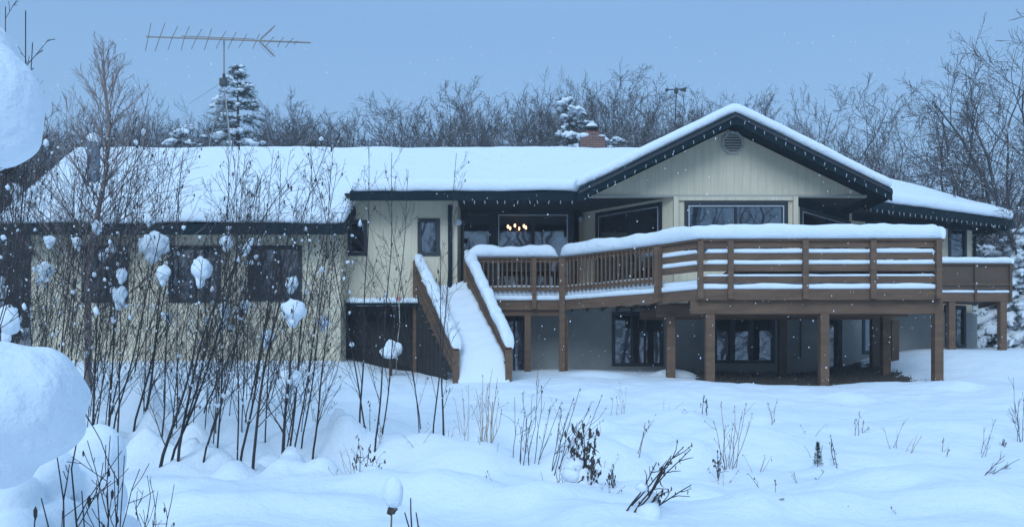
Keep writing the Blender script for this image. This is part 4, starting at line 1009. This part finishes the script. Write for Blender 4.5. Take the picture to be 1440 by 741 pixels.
weed('short dark drooping weed right of the snow caught clump', (858,690), [(860,652),(856,664),(862,668)], .006, 7, .028, .09, 'dry_head', 8, nb=1)
weed('single arching stalk with brown head right of the clump', (890,660), [(908,596),(915,592)], .006, 3, .02, .06, 'dry_stalk', 9)
weed('tall leaning dark weed at the bottom right of centre', (872,745), [(945,640),(958,628),(968,632),(970,682),(938,690),(925,650)], .009, 4, .022, .07, 'bark_near', 10, nb=4, Y=7.5, snow_=3)
weed('dark leaves hanging on the lower bent stalk at bottom', (885,745), [(935,655),(930,690),(905,700)], .008, 5, .028, .10, 'bark_near', 11, nb=2, Y=7.9, snow_=2)
weed('snow capped brown stub at the bottom beside the leaning weed', (905,742), [(900,735),(908,732),(913,736)], .008, 5, .05, .08, 'dry_head', 12, Y=8.0, snow_=2)
weed('fan of thin stalks standing in the open snow', (1022,655), [(1014,562),(1005,590),(1045,580),(1050,566),(1060,580),(1030,595),(1018,600),(1035,570)], .005, 2, .014, .05, 'dry_stalk', 13, nb=2)
weed('small dark drooping weed left of the stalk fan', (1010,665), [(1008,635),(1013,640),(1004,645)], .006, 8, .03, .07, 'dry_head', 14)
weed('little dark seed stalk near the deck post', (990,580), [(990,556),(993,562)], .008, 7, .035, .07, 'dry_head', 15)
weed('thin pair of stalks near the middle of the open snow', (1088,598), [(1080,565),(1092,560),(1085,578)], .005, 2, .02, .04, 'dry_stalk', 16)
weed('tall dark spike with seed pods right of the little spruce', (1174,656), [(1168,612),(1170,618)], .006, 10, .018, .05, 'dry_head', 17)
weed('grey spike with two side stalks at the right', (1206,610), [(1202,588),(1209,578),(1222,600),(1215,590)], .006, 3, .02, .06, 'dry_stalk', 18)
weed('pale crossed stalks in the right hand snow', (1255,632), [(1243,600),(1262,604),(1272,590)], .004, 0, .02, .06, 'dry_stalk', 19)
weed('bent straw coloured stalks farther right', (1270,638), [(1290,610),(1285,615),(1296,612)], .005, 0, .02, .06, 'tan_grass', 20)
weed('short stalk pair with a hanging dark leaf at right', (1330,638), [(1327,614),(1334,628)], .006, 3, .02, .06, 'dry_stalk', 21)
weed('low dark spreading twig lying on snow at the right', (1370,662), [(1432,645),(1420,655),(1412,640),(1400,660)], .006, 0, .02, .06, 'bark_near', 22, nb=4)
weed('dark curled leaf on a short stalk near the right edge', (1418,634), [(1410,618),(1412,620)], .006, 4, .03, .05, 'dry_head', 23)
weed('upright wispy twig at the right frame edge', (1436,622), [(1424,530),(1432,560),(1440,550),(1420,575)], .005, 1, .012, .03, 'bark_near', 24, nb=6)
weed('wispy twig rising from a tuft left of the right edge', (1378,640), [(1400,588),(1385,600),(1392,610)], .004, 0, .02, .03, 'bark_near', 25, nb=3)
weed('forked twig at the bottom edge right of centre', (1058,745), [(1100,702),(1078,715),(1090,710)], .007, 1, .015, .03, 'bark_near', 26, nb=3, Y=8.0)
weed('broken stalk bent into the snow right of centre', (1100,700), [(1090,675),(1052,666)], .005, 1, .03, .04, 'dry_stalk', 27)
weed('tiny forked stalk in the snow right of the broken stalk', (1222,680), [(1225,660),(1220,668)], .004, 0, .02, .03, 'dry_stalk', 28)
weed('dark upright sticks at the bottom left of centre', (582,745), [(577,700),(572,720),(588,720)], .010, 0, .02, .03, 'bark_near', 29, Y=6.5)
weed('grey weed with a round head before the crawl space', (526,620), [(520,565),(532,590),(514,600)], .006, 3, .035, .06, 'dry_head', 30)
weed('dark drooping weeds at the foot of the alder clump', (510,672), [(498,640),(520,625),(528,640),(505,610),(535,650)], .006, 6, .035, .08, 'dry_head', 31, snow_=3, nb=2)
weed('brown curled leaf stalk between the alder clumps', (573,640), [(575,625),(568,630)], .006, 4, .03, .05, 'dry_head', 32)
weed('straw stalks before the right side of the left wing', (445,600), [(435,545),(455,550),(468,562),(440,575)], .005, 1, .02, .05, 'dry_stalk', 33, nb=2)
weed('thin stalk with one dark head before the stairs', (757,545), [(757,505)], .006, 3, .025, .05, 'dry_stalk', 34)
weed('slanting stalk pair on the slope before the left deck post', (862,588), [(862,560),(868,556)], .004, 1, .02, .05, 'dry_stalk', 35)
random.seed(404); sc = []
for i in range(46):
    if i < 30: bx, by = random.uniform(480, 880), random.uniform(585, 700)
    else: bx, by = random.uniform(880, 1430), random.uniform(560, 735)
    h_ = random.uniform(18, 62)*(1 if i < 30 else .55); sc.append((bx, by, [(bx+random.uniform(-22, 26), by-h_*random.uniform(.6, 1)) for _ in range(random.choice((1, 2, 2, 3, 4)))]))
for i, (bx, by, tp) in enumerate(sc):
    weed('wispy dry stalk scattered in the open snow', (bx, by), tp, .0032, random.choice((0, 1, 2)), .016, .04, random.choice(('dry_stalk', 'dry_stalk', 'bark_near', 'tan_grass')), 60+i, nb=random.choice((0, 1, 2)), group='wispy dry stalks in the open snow')
# snow capped teasel head at the bottom
Yc = 6.5; c = P(553, 693, Yc); tz = thing('snow_capped_weed', 'single seed head under an egg shaped snow cap at the bottom', 'weed', (c.x, Yc, G(c.x, Yc)))
m = MB(); m.tube([V((c.x-.03, Yc, G(c.x, Yc)-.1)), V((c.x-.01, Yc, c.z-.12))], .007, 5); m.build('stalk', 'dry_stalk', tz)
m = MB(); m.blob(c-V((.01,0,.12)), (.035,.035,.04), .8, 2, 2, 3); m.build('seed_head', 'dry_head', tz)
m = MB(); m.blob(c, (.08,.075,.125), .15, 3, 5); m.build('snow_cap', 'snow', tz, smooth=True)
# tiny spruce seedling
X_, Y_ = hit(1150, 660); zz = G(X_, Y_); sd_ = thing('spruce_seedling', 'tiny dark cone shaped spruce poking out of the snow', 'seedling', (X_, Y_, zz)); random.seed(8); m = MB(); m.tube([V((X_,Y_,zz-.1)), V((X_,Y_,zz+.30))], .006, 4); m.build('stem','bark_near',sd_)
m = MB()
for i in range(700):
    f = random.random(); a = random.uniform(0, 6.28); rr = .06*(1-f)*random.uniform(.2, 1); q = V((X_+rr*math.cos(a), Y_+rr*math.sin(a), zz+.02+.29*f)); d = (V((math.cos(a), math.sin(a), .6))+rv(.3)).normalized()*.03; w_ = d.cross(rv()).normalized()*.003; k0 = len(m.v); m.v += [q-w_, q+w_, q+d]; m.f.append((k0, k0+1, k0+2))
m.build('foliage', 'needles', sd_)
# distant woods behind the viewer (seen only mirrored in the panes)
random.seed(5); m = MB()
for i in range(110):
    x = -64+i*1.2+random.uniform(-1, 1); y = -36+random.uniform(-6, 6); h = random.uniform(11, 23); m.tube([V((x, y, -2)), V((x+random.uniform(-.4,.4), y, h*.6)), V((x, y, h))], [.22, .14, .03], 5)
    for k in range(34):
        f = random.uniform(.08, .95); q = V((x, y, -2+(h+2)*f)); a = random.uniform(0, 6.28); e = q+V((math.cos(a)*3.6*(1.1-f), math.sin(a), 2.0)); m.tube([q, q.lerp(e, .5)+rv(.15), e], [.07, .05, .02], 3)
        for j in range(6): q2 = q.lerp(e, random.uniform(.3, 1)); e2 = q2+rv(.5)+V((0,0,.5)); m.tube([q2, e2], [.03, .015], 3)
o = m.build('distant_woods', 'bark_far'); o['kind'] = 'stuff'

# ------------------------------------------------------------------ falling snow
random.seed(99); m = MB(); vs, fs = ico(1)
for i in range(3800):
    Y = 3+22*random.random()**.75; x = random.uniform(-.62, .62)*Y; z = random.uniform(-.17, .40)*Y
    if z < base_g(x, Y)+.05 or (Y > 18 and z > 1.5 and not (z < 4 and Y < 20)): continue
    r = random.uniform(.0025, .0065)*(1 if Y > 6 else .6); n0 = len(m.v); q = V((x, Y, z)); ex, ez = random.uniform(.7, 1.2), random.uniform(.8, 1.7)
    for v in vs: m.v.append(q+V((v.x*r*ex, v.y*r, v.z*r*ez)))
    for f in fs: m.f.append(tuple(n0+k for k in f))
o = m.build('falling_snow', 'snow'); o['kind'] = 'stuff'

# ------------------------------------------------------------------ haze of the snowfall
m = MB(); m.box(-95, 95, -45, 155, -4, 30); MATS['haze'] = hm = bpy.data.materials.new('haze'); hm.use_nodes = True; hn = hm.node_tree; hn.nodes.remove(hn.nodes['Principled BSDF'])
pv = N(hn, 'ShaderNodeVolumePrincipled', Density=.0024); pv.inputs['Color'].default_value = (.92, .95, 1, 1); hn.links.new(pv.outputs[0], hn.nodes['Material Output'].inputs['Volume'])
hz = m.build('haze', 'haze'); hz['kind'] = 'stuff'

# ------------------------------------------------------------------ camera, sky, light
cam = bpy.data.cameras.new('camera'); co = bpy.data.objects.new('camera', cam); COL.objects.link(co); S.camera = co
co.location = (0, 0, 0); co.rotation_euler = (R(90), 0, 0); cam.sensor_width = 36; cam.lens = 36*F/1440; cam.shift_y = (HZ-370.5)/1440; cam.clip_end = 600
cam.clip_start = .05
W = bpy.data.worlds.new('World'); S.world = W; W.use_nodes = True; nt = W.node_tree; bgN = nt.nodes['Background']
sky = N(nt, 'ShaderNodeTexSky'); sky.sky_type = 'NISHITA'; sky.sun_disc = False; sky.sun_elevation = R(14); sky.sun_rotation = R(200); sky.air_density = 1.6; sky.ozone_density = 3
tc = N(nt, 'ShaderNodeTexCoord'); sx = N(nt, 'ShaderNodeSeparateXYZ'); nt.links.new(tc.outputs['Generated'], sx.inputs[0])
cr = N(nt, 'ShaderNodeValToRGB'); nt.links.new(sx.outputs[2], cr.inputs[0]); e = cr.color_ramp.elements
# weather vane on a pole behind the gable
q = P(951,128,27.0); wv = thing('weather_vane', 'small dark wind vane on a thin pole above the left gable slope', 'weather vane', (q.x, q.y, 5.5))
m = MB(); m.tube([V((q.x-.12, q.y, 5.5)), q-V((0,0,.05))], .018, 5); m.build('pole', 'metal_dark', wv)
m = MB(); m.blob(q, (.07,.07,.10), .1, 2); m.beam(q-V((.3,0,-.03)), q+V((.24,0,.05)), .03, .03); m.quadbox([q+V(v) for v in ((.12,-.01,0),(.3,-.01,-.04),(.3,.01,-.04),(.12,.01,0),(.12,-.01,.06),(.32,-.01,.12),(.32,.01,.12),(.12,.01,.06))]); m.blob(q+V((-.3,0,.03)), (.06,.06,.05), .2, 1); m.build('vane', 'metal_dark', wv)
SKYC = [(0, (.25,.41,.64)), (.10, (.295,.49,.76)), (.22, (.262,.462,.755)), (.38, (.215,.40,.69)), (.75, (.33,.58,.93)), (1, (.35,.61,.96))]
e[0].position = 0; e[0].color = (*SKYC[0][1], 1); e[1].position = 1; e[1].color = (*SKYC[-1][1], 1)
for p_, c_ in SKYC[1:-1]: q = e.new(p_); q.color = (*c_, 1)
no = N(nt, 'ShaderNodeTexNoise', Scale=1.6, Detail=3.0); nt.links.new(tc.outputs['Generated'], no.inputs['Vector'])
mr = N(nt, 'ShaderNodeMapRange'); mr.inputs['To Min'].default_value = 9.3; mr.inputs['To Max'].default_value = 10.3; nt.links.new(no.outputs[0], mr.inputs['Value'])
sc_ = N(nt, 'ShaderNodeVectorMath', operation='SCALE'); nt.links.new(cr.outputs[0], sc_.inputs[0]); nt.links.new(mr.outputs[0], sc_.inputs['Scale'])
mx = N(nt, 'ShaderNodeMix', data_type='RGBA'); mx.inputs[0].default_value = .94; nt.links.new(sky.outputs[0], mx.inputs[6]); nt.links.new(sc_.outputs[0], mx.inputs[7]); nt.links.new(mx.outputs[2], bgN.inputs[0]); bgN.inputs[1].default_value = .10
sun = bpy.data.lights.new('sun', 'SUN'); so_ = bpy.data.objects.new('sun', sun); COL.objects.link(so_); sun.energy = 1.75; sun.angle = R(34); sun.color = (.68, .84, 1.0)
so_.rotation_euler = (R(53), 0, R(-14))
S.view_settings.view_transform = 'Standard'; S.view_settings.look = 'None'; S.view_settings.exposure = .27; S.view_settings.gamma = 1
S.cycles.use_denoising = True
S.cycles.max_bounces = 6; S.cycles.transparent_max_bounces = 12
for o in bpy.data.objects:
    for k_ in ('_o', '_top'):
        if k_ in o: del o[k_]
